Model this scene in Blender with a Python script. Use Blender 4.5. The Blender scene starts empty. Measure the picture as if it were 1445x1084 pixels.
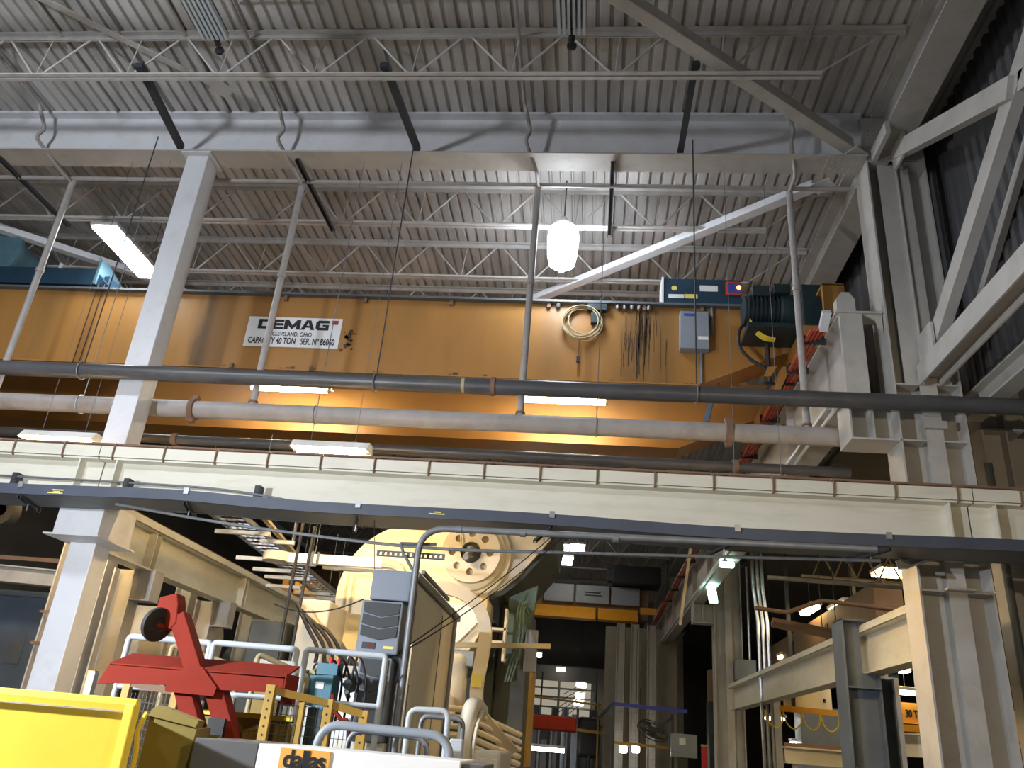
import bpy, bmesh, math, random
from mathutils import Vector, Matrix
random.seed(7)
S = bpy.context.scene
C = S.collection

# ---------------------------------------------------------------- camera
def setup_camera():
    pitch, roll, yaw = 0.41795, 0.085756, 0.116178
    fwd = Vector((-math.sin(yaw)*math.cos(pitch), math.cos(yaw)*math.cos(pitch), math.sin(pitch)))
    right = Vector((math.cos(yaw), math.sin(yaw), 0)); up = right.cross(fwd)
    r2 = math.cos(roll)*right + math.sin(roll)*up
    u2 = -math.sin(roll)*right + math.cos(roll)*up
    cam = bpy.data.cameras.new('camera'); o = bpy.data.objects.new('camera', cam); C.objects.link(o)
    m = Matrix((r2, u2, -fwd)).transposed().to_4x4(); m.translation = Vector((0, 0, 1.6))
    o.matrix_world = m
    cam.sensor_fit = 'HORIZONTAL'; cam.sensor_width = 36; cam.lens = 1138.65*36/1445
    cam.clip_start = .05; cam.clip_end = 300
    S.camera = o
setup_camera()

# ---------------------------------------------------------------- world, view, big lights
w = bpy.data.worlds.new('world'); S.world = w; w.use_nodes = True
w.node_tree.nodes['Background'].inputs[0].default_value = (.80, .86, 1, 1)
w.node_tree.nodes['Background'].inputs[1].default_value = .02
S.view_settings.view_transform = 'Standard'; S.view_settings.look = 'None'
S.view_settings.gamma = 1; S.view_settings.use_curve_mapping = False
S.view_settings.exposure = 0.0

def lamp_light(name, loc, power, col, size=.5, kind='DISK', rot=(0, 0, 0), sizey=None, parent=None):
    l = bpy.data.lights.new(name, 'AREA'); l.energy = power; l.color = col
    l.shape = kind; l.size = size
    if sizey: l.size_y = sizey
    o = bpy.data.objects.new(name, l); C.objects.link(o); o.location = loc; o.rotation_euler = rot
    if parent: o.parent = parent; o.location = Vector(loc)-parent.location
    return o
COOL = (.86, .92, 1.0); WARM = (1.0, .80, .50)
# power of the reflector lamps in the camera's bay / in the crane bay / in the side bay
P_BAY, P_SIDE = 110, 240
# lamps of the camera's own bay, all above or behind the camera: x, y, z, power, label
LOW_BAY = [(-10.0, 2.6, 9.3, 2000, .60, .62, .42, 'high lamp of the camera bay, above and left of the camera'),
           (-6.6, 2.2, 3.2, 3300, .50, .24, .10, 'low lamp of the camera bay, left of the camera'),
           (3.4, .5, 4.4, 1300, .50, .12, .10, 'low lamp of the camera bay, right of the camera', (1, .80, .52))]

# ---------------------------------------------------------------- materials
M = {}
def mat(name, col, rough=.55, metal=0., var=.12, scale=3., bump=0., grime=None, grime_amt=0., gscale=1.2, stretch=None, spec=.4, bscale=40.):
    m = bpy.data.materials.new(name); m.use_nodes = True; nt = m.node_tree; N = nt.nodes; L = nt.links
    b = N['Principled BSDF']; b.inputs['Roughness'].default_value = rough; b.inputs['Metallic'].default_value = metal
    b.inputs['Specular IOR Level'].default_value = spec
    tc = N.new('ShaderNodeTexCoord'); mp = N.new('ShaderNodeMapping'); L.new(tc.outputs['Object'], mp.inputs[0])
    if stretch: mp.inputs['Scale'].default_value = stretch
    n = N.new('ShaderNodeTexNoise'); n.inputs['Scale'].default_value = scale; n.inputs['Detail'].default_value = 5
    L.new(mp.outputs[0], n.inputs['Vector'])
    r = N.new('ShaderNodeValToRGB'); r.color_ramp.elements[0].position = .3; r.color_ramp.elements[1].position = .7
    lo = [max(0, c*(1-var)) for c in col[:3]]; hi = [min(1, c*(1+var*.6)) for c in col[:3]]
    r.color_ramp.elements[0].color = (*lo, 1); r.color_ramp.elements[1].color = (*hi, 1)
    L.new(n.outputs['Fac'], r.inputs[0]); out = r.outputs[0]
    if grime:
        n2 = N.new('ShaderNodeTexNoise'); n2.inputs['Scale'].default_value = gscale; n2.inputs['Detail'].default_value = 8
        n2.inputs['Roughness'].default_value = .65; L.new(mp.outputs[0], n2.inputs['Vector'])
        r2 = N.new('ShaderNodeValToRGB'); r2.color_ramp.elements[0].position = .5; r2.color_ramp.elements[1].position = .72
        r2.color_ramp.elements[0].color = (0, 0, 0, 1); r2.color_ramp.elements[1].color = (grime_amt,)*3+(1,)
        L.new(n2.outputs['Fac'], r2.inputs[0])
        mx = N.new('ShaderNodeMixRGB'); L.new(r2.outputs[0], mx.inputs[0]); L.new(out, mx.inputs[1]); mx.inputs[2].default_value = (*grime, 1)
        out = mx.outputs[0]
    L.new(out, b.inputs['Base Color'])
    if bump:
        n3 = N.new('ShaderNodeTexNoise'); n3.inputs['Scale'].default_value = bscale; L.new(tc.outputs['Object'], n3.inputs['Vector'])
        bp = N.new('ShaderNodeBump'); bp.inputs['Strength'].default_value = bump; bp.inputs['Distance'].default_value = .01
        L.new(n3.outputs['Fac'], bp.inputs['Height']); L.new(bp.outputs[0], b.inputs['Normal'])
    M[name] = m; return m
def emat(name, col, strength):
    m = bpy.data.materials.new(name); m.use_nodes = True; nt = m.node_tree
    nt.nodes.remove(nt.nodes['Principled BSDF']); e = nt.nodes.new('ShaderNodeEmission')
    e.inputs[0].default_value = (*col, 1); e.inputs[1].default_value = strength
    nt.links.new(e.outputs[0], nt.nodes['Material Output'].inputs[0]); M[name] = m; return m

mat('paint', (0.47, 0.45, 0.42), .5, var=.1, scale=1.5, grime=(.25, .21, .17), grime_amt=.35, gscale=2.5)
mat('paint_white', (0.66, 0.665, 0.695), .45, var=.06, scale=1.2, grime=(.42, .38, .33), grime_amt=.3, gscale=3)
mat('paint_cream', (.68, .65, .55), .5, var=.06, scale=.8, grime=(.35, .31, .24), grime_amt=.3, gscale=2, stretch=(.5, 1, 3))
mat('deck', (0.49, 0.475, 0.465), .7, var=.25, scale=2, grime=(.22, .18, .15), grime_amt=.55, gscale=1.5, stretch=(1, .25, 1))
mat('joist', (.52, .50, .48), .6, var=.15, scale=4)
mat('siding', (0.09, 0.09, 0.095), .6, var=.15, scale=1.5, grime=(.15, .12, .1), grime_amt=.4, stretch=(1, 1, .4))
mat('dark_strut', (.035, .038, .045), .6)
mat('dark_pipe', (0.07, 0.07, 0.075), .38, var=.3, scale=2, grime=(.2, .17, .14), grime_amt=.5, stretch=(.4, 1, 1))
mat('pipe_grey', (0.37, 0.345, 0.335), .5, var=.12, scale=2.5, grime=(.25, .19, .14), grime_amt=.5, gscale=3)
mat('rust', (.20, .12, .08), .8)
mat('tray', (0.06, 0.07, 0.098), .5, metal=0., var=.12, scale=3)
mat('galv', (.48, .50, .53), .35, metal=.75, var=.2, scale=6)
mat('galv_dull', (0.2, 0.21, 0.225), .5, metal=.4, var=.2, scale=6)
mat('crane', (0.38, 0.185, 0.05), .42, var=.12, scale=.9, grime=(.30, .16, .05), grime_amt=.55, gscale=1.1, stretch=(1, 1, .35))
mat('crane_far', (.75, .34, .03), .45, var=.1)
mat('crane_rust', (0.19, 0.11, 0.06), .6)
mat('black', (.015, .015, .017), .5)
mat('grease', (0.09, 0.055, 0.03), .5, var=.4)
mat('red_bar', (.48, .075, .035), .45, var=.2)
mat('blue_machine', (0.018, 0.045, 0.075), .4, var=.2)
mat('blue_light', (0.09, 0.18, 0.23), .4, var=.2)
mat('teal', (.05, .16, .22), .4)
mat('motor', (.02, .035, .04), .5, var=.3)
mat('panel_grey', (0.24, 0.27, 0.31), .4, var=.08)
mat('panel_dark', (.11, .12, .13), .5, var=.1)
mat('cable_yellow', (.78, .58, .04), .5)
mat('cable_cream', (0.42, 0.34, 0.19), .6)
mat('cable_black', (.02, .02, .022), .5)
mat('sign_white', (.75, .76, .78), .5, var=.03)
mat('ink', (.015, .015, .018), .5, var=0)
mat('ink_red', (.30, .03, .03), .5, var=0)
mat('label_white', (.75, .75, .72), .5)
mat('label_yellow', (.75, .65, .15), .5)
mat('label_orange', (.80, .40, .08), .5, var=.03)
mat('led_box_red', (.55, .05, .02), .5)
mat('led_box_blue', (.05, .07, .35), .5)
mat('tub_yellow', (.83, .62, .055), .42, var=.08, scale=2, grime=(.5, .36, .05), grime_amt=.3, gscale=2)
mat('tub_olive', (0.22, 0.17, 0.03), .5, var=.15, scale=3, grime=(.15, .11, .03), grime_amt=.5, gscale=3)
mat('edge_wear', (.42, .36, .28), .5, var=.3, scale=20)
mat('red_paint', (.22, .026, .016), .7, var=.1, scale=4, spec=.08)
mat('rubber', (.018, .018, .02), .65)
mat('rail_white', (0.46, 0.5, 0.54), .35, var=.06)
mat('machine_white', (0.86, 0.87, 0.89), .35, var=.03)
mat('machine_grey', (0.1, 0.1, 0.105), .5, var=.08)
mat('press_cream', (.82, .72, .50), .45, var=.05, scale=.8, grime=(.55, .46, .28), grime_amt=.25, gscale=1.2)
mat('press_beige', (.66, .60, .48), .5, var=.08, scale=1, grime=(.35, .29, .2), grime_amt=.4, gscale=1.5)
mat('enclosure', (0.62, 0.57, 0.45), .45, var=.12, scale=.7, grime=(.34, .28, .18), grime_amt=.5, gscale=1, stretch=(1, 1, .3))
mat('press_dark', (.05, .055, .05), .6, var=.3)
mat('press_green', (0.07, 0.115, 0.09), .5, var=.3)
mat('ac_grey', (0.18, 0.205, 0.25), .4, var=.05)
mat('grille', (0.035, 0.038, 0.04), .6, var=.15, scale=60)
mat('post_yellow', (0.42, 0.26, 0.045), .5, var=.15, scale=6, grime=(.3, .2, .05), grime_amt=.4)
mat('wire', (.06, .06, .055), .5)
mat('steel_blue', (0.1, 0.125, 0.165), .5, var=.15, scale=2, grime=(.08, .08, .09), grime_amt=.4)
mat('concrete', (0.15, 0.145, 0.135), .8, var=.2, scale=.6, bump=.2)
mat('wall_far', (0.12, 0.11, 0.1), .8, var=.25, scale=.5)
mat('wall_dim', (0.08, 0.075, 0.07), .8, var=.2, scale=.5)
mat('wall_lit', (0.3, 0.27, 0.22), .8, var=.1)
mat('scarlet', (.75, .03, .03), .4)
mat('fixture', (.60, .60, .60), .4, metal=.3)
emat('lamp_cool', (.86, .93, 1), 50)
emat('lamp_linear', (.92, .96, 1), 40)
emat('tube_warm', (1, .86, .55), 170)
emat('tube_amber', (1, .68, .30), 370)
emat('tube_white', (.95, .97, 1), 16)
emat('lamp_far', (1, .93, .80), 14)
emat('lamp_green', (.62, 1, .86), 9)
emat('lamp_amber', (1, .72, .30), 22)
emat('window_glow', (1, .90, .70), .35)
emat('led_orange', (1, .35, .05), 9)
emat('led_dim', (.8, .1, .05), .5)

# the near girder's paint: the crane orange with dark vertical bands and an oil-run patch (girder-local x in metres)
def streaked_crane():
    m = M['crane'].copy(); m.name = 'crane_streaked'; M['crane_streaked'] = m; nt = m.node_tree; N = nt.nodes; L = nt.links
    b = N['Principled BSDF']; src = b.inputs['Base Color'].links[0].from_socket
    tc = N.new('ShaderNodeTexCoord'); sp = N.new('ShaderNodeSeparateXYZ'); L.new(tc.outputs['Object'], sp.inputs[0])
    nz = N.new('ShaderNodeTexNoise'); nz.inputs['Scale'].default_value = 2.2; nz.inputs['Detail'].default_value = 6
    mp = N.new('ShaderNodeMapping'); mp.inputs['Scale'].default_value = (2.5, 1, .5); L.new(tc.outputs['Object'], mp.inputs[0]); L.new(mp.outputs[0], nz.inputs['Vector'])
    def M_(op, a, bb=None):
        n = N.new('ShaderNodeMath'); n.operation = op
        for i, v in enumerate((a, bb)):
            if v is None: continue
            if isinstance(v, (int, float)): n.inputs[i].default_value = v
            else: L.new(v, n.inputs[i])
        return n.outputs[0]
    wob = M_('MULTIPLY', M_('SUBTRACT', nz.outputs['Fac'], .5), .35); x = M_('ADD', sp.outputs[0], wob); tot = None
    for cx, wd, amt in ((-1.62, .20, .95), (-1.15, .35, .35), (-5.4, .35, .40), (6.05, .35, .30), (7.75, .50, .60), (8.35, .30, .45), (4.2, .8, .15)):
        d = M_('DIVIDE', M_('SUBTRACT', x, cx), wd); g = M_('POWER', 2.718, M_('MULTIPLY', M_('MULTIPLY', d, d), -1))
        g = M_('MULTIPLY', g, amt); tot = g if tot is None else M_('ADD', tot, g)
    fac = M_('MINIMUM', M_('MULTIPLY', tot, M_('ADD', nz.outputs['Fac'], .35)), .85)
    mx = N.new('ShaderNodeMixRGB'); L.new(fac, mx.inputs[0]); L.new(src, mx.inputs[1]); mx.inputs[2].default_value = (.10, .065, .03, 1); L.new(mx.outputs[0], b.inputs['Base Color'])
streaked_crane()

# ---------------------------------------------------------------- mesh builder
class MB:
    def __init__(s): s.v = []; s.f = []
    def add(s, vs, fs):
        k = len(s.v); s.v += [tuple(x) for x in vs]; s.f += [tuple(k+i for i in f) for f in fs]; return s
    def box(s, x0, x1, y0, y1, z0, z1):
        return s.add([(x0,y0,z0),(x1,y0,z0),(x1,y1,z0),(x0,y1,z0),(x0,y0,z1),(x1,y0,z1),(x1,y1,z1),(x0,y1,z1)],
                     [(0,3,2,1),(4,5,6,7),(0,1,5,4),(1,2,6,5),(2,3,7,6),(3,0,4,7)])
    def frame(s, p0, p1, up=(0,0,1)):
        p0, p1 = Vector(p0), Vector(p1); d = (p1-p0).normalized(); u = Vector(up)
        if abs(d.dot(u)) > .99: u = Vector((0, 1, 0))
        sd = d.cross(u).normalized(); uv = sd.cross(d)
        return p0, p1, sd, uv
    def section(s, p0, p1, poly, up=(0,0,1)):
        p0, p1, sd, uv = s.frame(p0, p1, up); n = len(poly)
        vs = [p0+sd*a+uv*b for a, b in poly]+[p1+sd*a+uv*b for a, b in poly]
        fs = [(i, (i+1) % n, n+(i+1) % n, n+i) for i in range(n)]
        fs += [tuple(range(n-1, -1, -1)), tuple(range(n, 2*n))]
        return s.add(vs, fs)
    def bar(s, p0, p1, w, h, up=(0,0,1)):
        return s.section(p0, p1, [(-w/2,-h/2),(w/2,-h/2),(w/2,h/2),(-w/2,h/2)], up)
    def ibeam(s, p0, p1, d, w, tf, tw, up=(0,0,1)):
        a, b, c = w/2, d/2, tw/2
        return s.section(p0, p1, [(-a,-b),(a,-b),(a,-b+tf),(c,-b+tf),(c,b-tf),(a,b-tf),(a,b),(-a,b),(-a,b-tf),(-c,b-tf),(-c,-b+tf),(-a,-b+tf)], up)
    def channel(s, p0, p1, w, h, t, up=(0,0,1)):   # opens downward
        a = w/2
        return s.section(p0, p1, [(-a,-h),(-a+t,-h),(-a+t,-t),(a-t,-t),(a-t,-h),(a,-h),(a,0),(-a,0)], up)
    def angle(s, p0, p1, a, t, up=(0,0,1), flip=1):
        return s.section(p0, p1, [(0,0),(a*flip,0),(a*flip,t),(t*flip,t),(t*flip,a),(0,a)], up)
    def tube(s, pts, r, n=10, cap=True):
        pts = [Vector(p) for p in pts]; rings = []; k = len(s.v); up = None
        for i, p in enumerate(pts):
            d = (pts[min(i+1, len(pts)-1)]-pts[max(i-1, 0)]).normalized()
            if up is None:
                up = Vector((0,0,1)) if abs(d.z) < .9 else Vector((0,1,0))
            sd = d.cross(up).normalized(); up = sd.cross(d).normalized()
            rr = r[i] if isinstance(r, (list, tuple)) else r
            for j in range(n):
                a = 2*math.pi*j/n; s.v.append(tuple(p+sd*math.cos(a)*rr+up*math.sin(a)*rr))
        for i in range(len(pts)-1):
            for j in range(n):
                a, b = k+i*n+j, k+i*n+(j+1) % n; s.f.append((a, b, b+n, a+n))
        if cap:
            s.f.append(tuple(k+j for j in range(n-1, -1, -1))); e = k+(len(pts)-1)*n; s.f.append(tuple(e+j for j in range(n)))
        return s
    def cyl(s, p0, p1, r, n=16): return s.tube([p0, p1], r, n)
    def lathe(s, prof, c, n=20, axis='z'):
        k = len(s.v); c = Vector(c)
        for rr, h in prof:
            for j in range(n):
                a = 2*math.pi*j/n; x, y = math.cos(a)*rr, math.sin(a)*rr
                s.v.append(tuple(c+(Vector((x, y, h)) if axis == 'z' else Vector((x, h, y)) if axis == 'y' else Vector((h, x, y)))))
        for i in range(len(prof)-1):
            for j in range(n):
                a, b = k+i*n+j, k+i*n+(j+1) % n; s.f.append((a, b, b+n, a+n))
        s.f.append(tuple(k+j for j in range(n-1, -1, -1))); e = k+(len(prof)-1)*n; s.f.append(tuple(e+j for j in range(n)))
        return s
    def prism_y(s, poly, y0, y1):   # polygon in XZ, extruded along Y
        n = len(poly); vs = [(x, y0, z) for x, z in poly]+[(x, y1, z) for x, z in poly]
        return s.add(vs, [tuple(range(n)), tuple(range(2*n-1, n-1, -1))]+[(i, n+i, n+(i+1) % n, (i+1) % n) for i in range(n)])
    def prism_x(s, poly, x0, x1):   # polygon in YZ, extruded along X
        n = len(poly); vs = [(x0, y, z) for y, z in poly]+[(x1, y, z) for y, z in poly]
        return s.add(vs, [tuple(range(n)), tuple(range(2*n-1, n-1, -1))]+[(i, n+i, n+(i+1) % n, (i+1) % n) for i in range(n)])
def arc(c, r, a0, a1, n, plane='xz'):
    out = []
    for i in range(n+1):
        a = math.radians(a0+(a1-a0)*i/n); u, v = r*math.cos(a), r*math.sin(a)
        out.append(Vector(c)+(Vector((u, 0, v)) if plane == 'xz' else Vector((0, u, v)) if plane == 'yz' else Vector((u, v, 0))))
    return out
def sag(p0, p1, d, n=8):
    p0, p1 = Vector(p0), Vector(p1)
    return [p0.lerp(p1, i/n)-Vector((0, 0, d*4*(i/n)*(1-i/n))) for i in range(n+1)]
def smooth_path(pts, n=6):
    pts = [Vector(p) for p in pts]; out = []
    for i in range(len(pts)-1):
        a, b, c, d = pts[max(i-1, 0)], pts[i], pts[i+1], pts[min(i+2, len(pts)-1)]
        for k in range(n):
            t = k/n
            out.append(.5*((2*b)+(c-a)*t+(2*a-5*b+4*c-d)*t*t+(3*b-a-3*c+d)*t**3))
    out.append(pts[-1]); return out
def fillet(pts, r, n=5):
    pts = [Vector(p) for p in pts]; out = [pts[0]]
    for i in range(1, len(pts)-1):
        a, b, c = pts[i-1], pts[i], pts[i+1]
        p, q = b+(a-b).normalized()*r, b+(c-b).normalized()*r
        for k in range(n+1):
            t = k/n; out.append((1-t)**2*p+2*t*(1-t)*b+t*t*q)
    out.append(pts[-1]); return out

def mesh_of(mb, name, m, smooth=False):
    me = bpy.data.meshes.new(name); me.from_pydata(mb.v, [], mb.f); me.update()
    bm = bmesh.new(); bm.from_mesh(me); bmesh.ops.recalc_face_normals(bm, faces=bm.faces); bm.to_mesh(me); bm.free()
    me.materials.append(M[m] if isinstance(m, str) else m)
    if smooth:
        me.polygons.foreach_set('use_smooth', [True]*len(me.polygons)); me.set_sharp_from_angle(angle=math.radians(35))
    return me
def tag(o, label=None, cat=None, group=None, kind=None):
    for k, v in (('label', label), ('category', cat), ('group', group), ('kind', kind)):
        if v: o[k] = v
    return o
def thing(name, label, cat, loc=(0, 0, 0), group=None, kind=None):
    o = bpy.data.objects.new(name, None); C.objects.link(o); o.location = loc; o.empty_display_size = .2
    return tag(o, label, cat, group, kind)
def wloc(o):
    l = Vector(o.location)
    while o.parent: o = o.parent; l += o.location
    return l
def part(parent, name, mb, m, smooth=False, bevel=0, label=None, kind=None):
    me = mesh_of(mb, name, m, smooth)
    if parent: me.transform(Matrix.Translation(-wloc(parent)))
    o = bpy.data.objects.new(name, me); C.objects.link(o)
    if parent: o.parent = parent
    if bevel:
        b = o.modifiers.new('bevel', 'BEVEL'); b.width = bevel; b.segments = 2; b.limit_method = 'ANGLE'
    return tag(o, label, None, None, kind)
def solo(name, mb, m, label, cat, group=None, smooth=False, bevel=0, kind=None):
    return tag(part(None, name, mb, m, smooth, bevel), label, cat, group, kind)
def inst(parent, name, me, loc, rot=(0, 0, 0)):
    o = bpy.data.objects.new(name, me); C.objects.link(o); o.parent = parent
    o.location = Vector(loc)-wloc(parent); o.rotation_euler = rot; return o
def struct(name, mb, m, label=None):
    o = part(None, name, mb, m); o['kind'] = 'structure'
    if label: o['label'] = label
    return o
def text(parent, name, body, size, loc, m, width, bold=0., extrude=.004, align='CENTER', spacing=1., shear=0.):
    cu = bpy.data.curves.new(name, 'FONT'); cu.body = body; cu.size = size; cu.align_x = align; cu.align_y = 'CENTER'
    cu.extrude = extrude; cu.offset = bold; cu.space_character = spacing; cu.shear = shear
    t = bpy.data.objects.new(name+'_tmp', cu); C.objects.link(t)
    dg = bpy.context.evaluated_depsgraph_get(); me = bpy.data.meshes.new_from_object(t.evaluated_get(dg))
    bpy.data.objects.remove(t); me.materials.clear(); me.materials.append(M[m])
    xs_ = [v.co.x for v in me.vertices]; sx = width/(max(xs_)-min(xs_)); mid = (max(xs_)+min(xs_))/2
    me.transform(Matrix.Rotation(math.pi/2, 4, 'X') @ Matrix.Diagonal((sx, 1, 1, 1)) @ Matrix.Translation((-mid, 0, 0)))
    o = bpy.data.objects.new(name, me); C.objects.link(o); o.parent = parent; o.location = Vector(loc)-wloc(parent); return o

# ================================================================ SETTING
ZD = 12.68                                   # underside of the roof deck
def corrugated(x0, x1, y0, y1, z0, pitch=.235, flat=.160, rise=.06, sl=.018, thick=.16):
    prof = []; x = x0
    while x < x1:
        prof += [(x, z0), (x+flat, z0), (x+flat+sl, z0+rise), (x+pitch-sl, z0+rise)]; x += pitch
    prof += [(x, z0), (x, z0+thick), (x0, z0+thick)]
    return MB().prism_y(prof, y0, y1)
struct('ceiling', corrugated(-19, 6.1, -9, 76, ZD), 'deck', 'grey ribbed steel roof deck')
struct('floor', MB().box(-24, 24, -12, 78, -.2, 0), 'concrete', 'grey concrete factory floor')
# ribbed clerestory wall to the right above the bottom chord
prof = []; y = -9.
while y < 12.8:
    prof += [(6.0, y), (6.0, y+.12), (6.05, y+.15), (6.05, y+.24)]; y += .27
prof += [(6.0, 12.88), (6.16, 12.88), (6.16, -9)]
mbw = MB(); n = len(prof)
mbw.add([(a, b, 7.285) for a, b in prof]+[(a, b, ZD) for a, b in prof], [tuple(range(n)), tuple(range(2*n-1, n-1, -1))]+[(i, (i+1) % n, n+(i+1) % n, n+i) for i in range(n)])
struct('wall_right', mbw, 'siding', 'grey ribbed wall cladding high on the right')
struct('wall_rear', MB().box(-24, 24, -12.2, -12, 0, 13), 'wall_far')
struct('wall_left', MB().box(-20.2, -20, -12, 78, 0, 13), 'wall_dim')
struct('wall_back', MB().box(-24, 24, 76, 76.2, 0, 13), 'wall_dim')
struct('wall_side_bay', MB().box(22, 22.2, 12, 78, 0, 9), 'wall_dim')
# the crane bay's right side above the runway is clad
mbw = MB(); prof = []; y = 12.9
while y < 76:
    prof += [(5.72, y), (5.72, y+.25), (5.78, y+.3), (5.78, y+.5)]; y += .55
prof += [(5.72, 76), (5.9, 76), (5.9, 12.9)]; n = len(prof)
mbw.add([(a, b, 8.75) for a, b in prof]+[(a, b, ZD) for a, b in prof], [tuple(range(n)), tuple(range(2*n-1, n-1, -1))]+[(i, (i+1) % n, n+(i+1) % n, n+i) for i in range(n)])
struct('wall_upper_right', mbw, 'siding')
struct('ceiling_side_bay', MB().box(5.9, 22, 12.7, 76, 8.6, 8.75), 'wall_dim')

# ---------------------------------------------------------------- roof girder, frame beams, columns
g = thing('roof_girder', 'deep pale grey steel roof girder crossing the view on the white column', 'girder', (-7, 12.14, 11.63))
part(g, 'bottom_flange', MB().box(-18, 4.62, 11.885, 12.40, 11.63, 11.66), 'paint')
part(g, 'web', MB().box(-18, 4.62, 12.13, 12.15, 11.66, 12.63), 'paint_white')
part(g, 'top_flange', MB().box(-18, 4.62, 11.95, 12.33, 12.63, 12.68), 'paint_white')
part(g, 'splice_plate', MB().box(3.95, 4.55, 11.90, 12.38, 11.615, 11.63), 'paint')
boltm = mesh_of(MB().lathe([(.014, -.016), (.014, 0)], (0, 0, 0), 6), 'bolt', 'paint')
for i in range(5):
    for yy in (11.97, 12.06, 12.22, 12.31): inst(g, 'bolt', boltm, (4.05+.11*i, yy, 11.615))

f = thing('frame_beam', 'large grey roof beam running toward the camera above the right column', 'beam', (5.05, 2, 11.78))
part(f, 'bottom_flange', MB().box(4.76, 5.30, -9, 12.0, 11.78, 11.81), 'paint')
part(f, 'web', MB().box(5.02, 5.04, -9, 12.0, 11.81, 12.62), 'paint')
part(f, 'top_flange', MB().box(4.80, 5.26, -9, 12.0, 12.62, 12.68), 'paint')
part(f, 'end_gusset', MB().box(4.70, 4.78, 11.2, 11.95, 11.55, 11.80), 'paint')
f = thing('frame_beam', 'large grey roof beam running away behind the right column', 'beam', (5.05, 30, 11.78))
part(f, 'bottom_flange', MB().box(4.76, 5.30, 12.65, 76, 11.78, 11.81), 'paint')
part(f, 'web', MB().box(5.02, 5.04, 12.65, 76, 11.81, 12.62), 'paint')
part(f, 'top_flange', MB().box(4.80, 5.26, 12.65, 76, 12.62, 12.68), 'paint')

# left box column with its collar
c = thing('steel_column', 'white box column standing behind the runway beam at left', 'column', (-7.95, 12.2, 0))
part(c, 'shaft', MB().box(-8.165, -7.735, 12.0, 12.43, .03, 11.60), 'paint_white', bevel=.012)
part(c, 'cap_plate', MB().box(-8.25, -7.65, 11.90, 12.46, 11.60, 11.63), 'paint_white')
part(c, 'base_plate', MB().box(-8.35, -7.55, 11.8, 12.6, 0, .03), 'paint_white')
part(c, 'collar', MB().box(-8.19, -7.46, 11.54, 12.47, 3.97, 4.52), 'paint_white', bevel=.008)
part(c, 'seat_plate', MB().box(-8.27, -7.38, 11.44, 12.53, 3.945, 3.97), 'paint_white')

# right built-up column
c = thing('steel_column', 'built-up grey column with deep flanges at right', 'column', (5.12, 12.3, 0))
part(c, 'flange', MB().box(4.62, 4.65, 12.0, 12.6, .03, 12.62), 'paint')
part(c, 'flange', MB().box(5.60, 5.63, 12.0, 12.6, .03, 12.62), 'paint')
part(c, 'web', MB().box(4.65, 5.60, 12.29, 12.31, .03, 12.62), 'paint')
part(c, 'tee_stem', MB().box(5.13, 5.15, 12.05, 12.29, .03, 11.55), 'paint')
part(c, 'tee_flange', MB().box(5.02, 5.27, 12.02, 12.05, .03, 7.22), 'paint')
part(c, 'cover_plate', MB().box(4.84, 5.36, 12.10, 12.13, 7.245, 11.60), 'paint')
part(c, 'base_plate', MB().box(4.5, 5.75, 11.9, 12.7, 0, .03), 'paint')
for z in (4.02, 6.28, 7.22, 11.60):
    part(c, 'stiffener_plate', MB().box(4.65, 5.02, 12.01, 12.29, z, z+.025), 'paint')
    part(c, 'stiffener_plate', MB().box(5.27, 5.60, 12.01, 12.29, z, z+.025), 'paint')
part(c, 'end_plate', MB().box(4.655, 5.60, 12.0, 12.03, 11.63, 12.6), 'paint')
part(c, 'bracket_web', MB().box(3.92, 4.62, 12.29, 12.31, 6.30, 6.97), 'paint')
part(c, 'bracket_bottom', MB().box(3.90, 4.64, 12.0, 12.6, 6.27, 6.30), 'paint')
part(c, 'bracket_top', MB().box(3.86, 4.62, 12.0, 12.6, 6.94, 6.97), 'paint')
part(c, 'bracket_face', MB().box(3.90, 3.93, 12.0, 12.6, 6.30, 6.94), 'paint')
part(c, 'bracket_rib', MB().box(4.24, 4.27, 12.02, 12.58, 6.30, 6.94), 'paint')
part(c, 'saddle', MB().box(4.98, 5.31, 11.94, 12.02, 6.48, 6.60), 'paint')
part(c, 'seat_tab', MB().box(4.95, 5.33, 11.86, 12.02, 4.03, 4.06), 'paint')
for i in range(9):
    inst(c, 'bolt', boltm, (4.72, 11.998, 11.70+.1*i), (-math.pi/2, 0, 0)); inst(c, 'bolt', boltm, (4.80, 11.998, 11.70+.1*i), (-math.pi/2, 0, 0))
# column of the side bay, just right of it
c = thing('steel_column', 'grey H column behind the far right end of the dark pipe', 'column', (6.45, 13.1, 0))
part(c, 'shaft', MB().ibeam((6.45, 13.1, 0), (6.45, 13.1, 8.6), .40, .40, .03, .02, (1, 0, 0)), 'paint')
part(c, 'cap_bracket', MB().box(6.2, 6.9, 12.88, 13.32, 6.86, 6.9), 'paint')
part(c, 'drain_pipe', MB().cyl((6.28, 12.92, 0), (6.28, 12.92, 6.3), .06), 'panel_dark', True)
c = thing('steel_column', 'dim grey column at the bottom right edge of the frame', 'column', (7.0, 13.6, 0))
part(c, 'shaft', MB().ibeam((6.98, 13.4, 0), (6.98, 13.4, 8.6), .5, .36, .03, .02, (1, 0, 0)), 'paint')
part(c, 'bracket', MB().box(6.75, 7.5, 13.2, 13.6, 4.1, 4.5), 'paint')

solo('loose_angle', MB().angle((4.1, 11.3, 4.13), (4.68, 11.9, 4.42), .12, .012), 'paint', 'short pale angle bar sticking out under the tray by the right column', 'angle bar')
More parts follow.
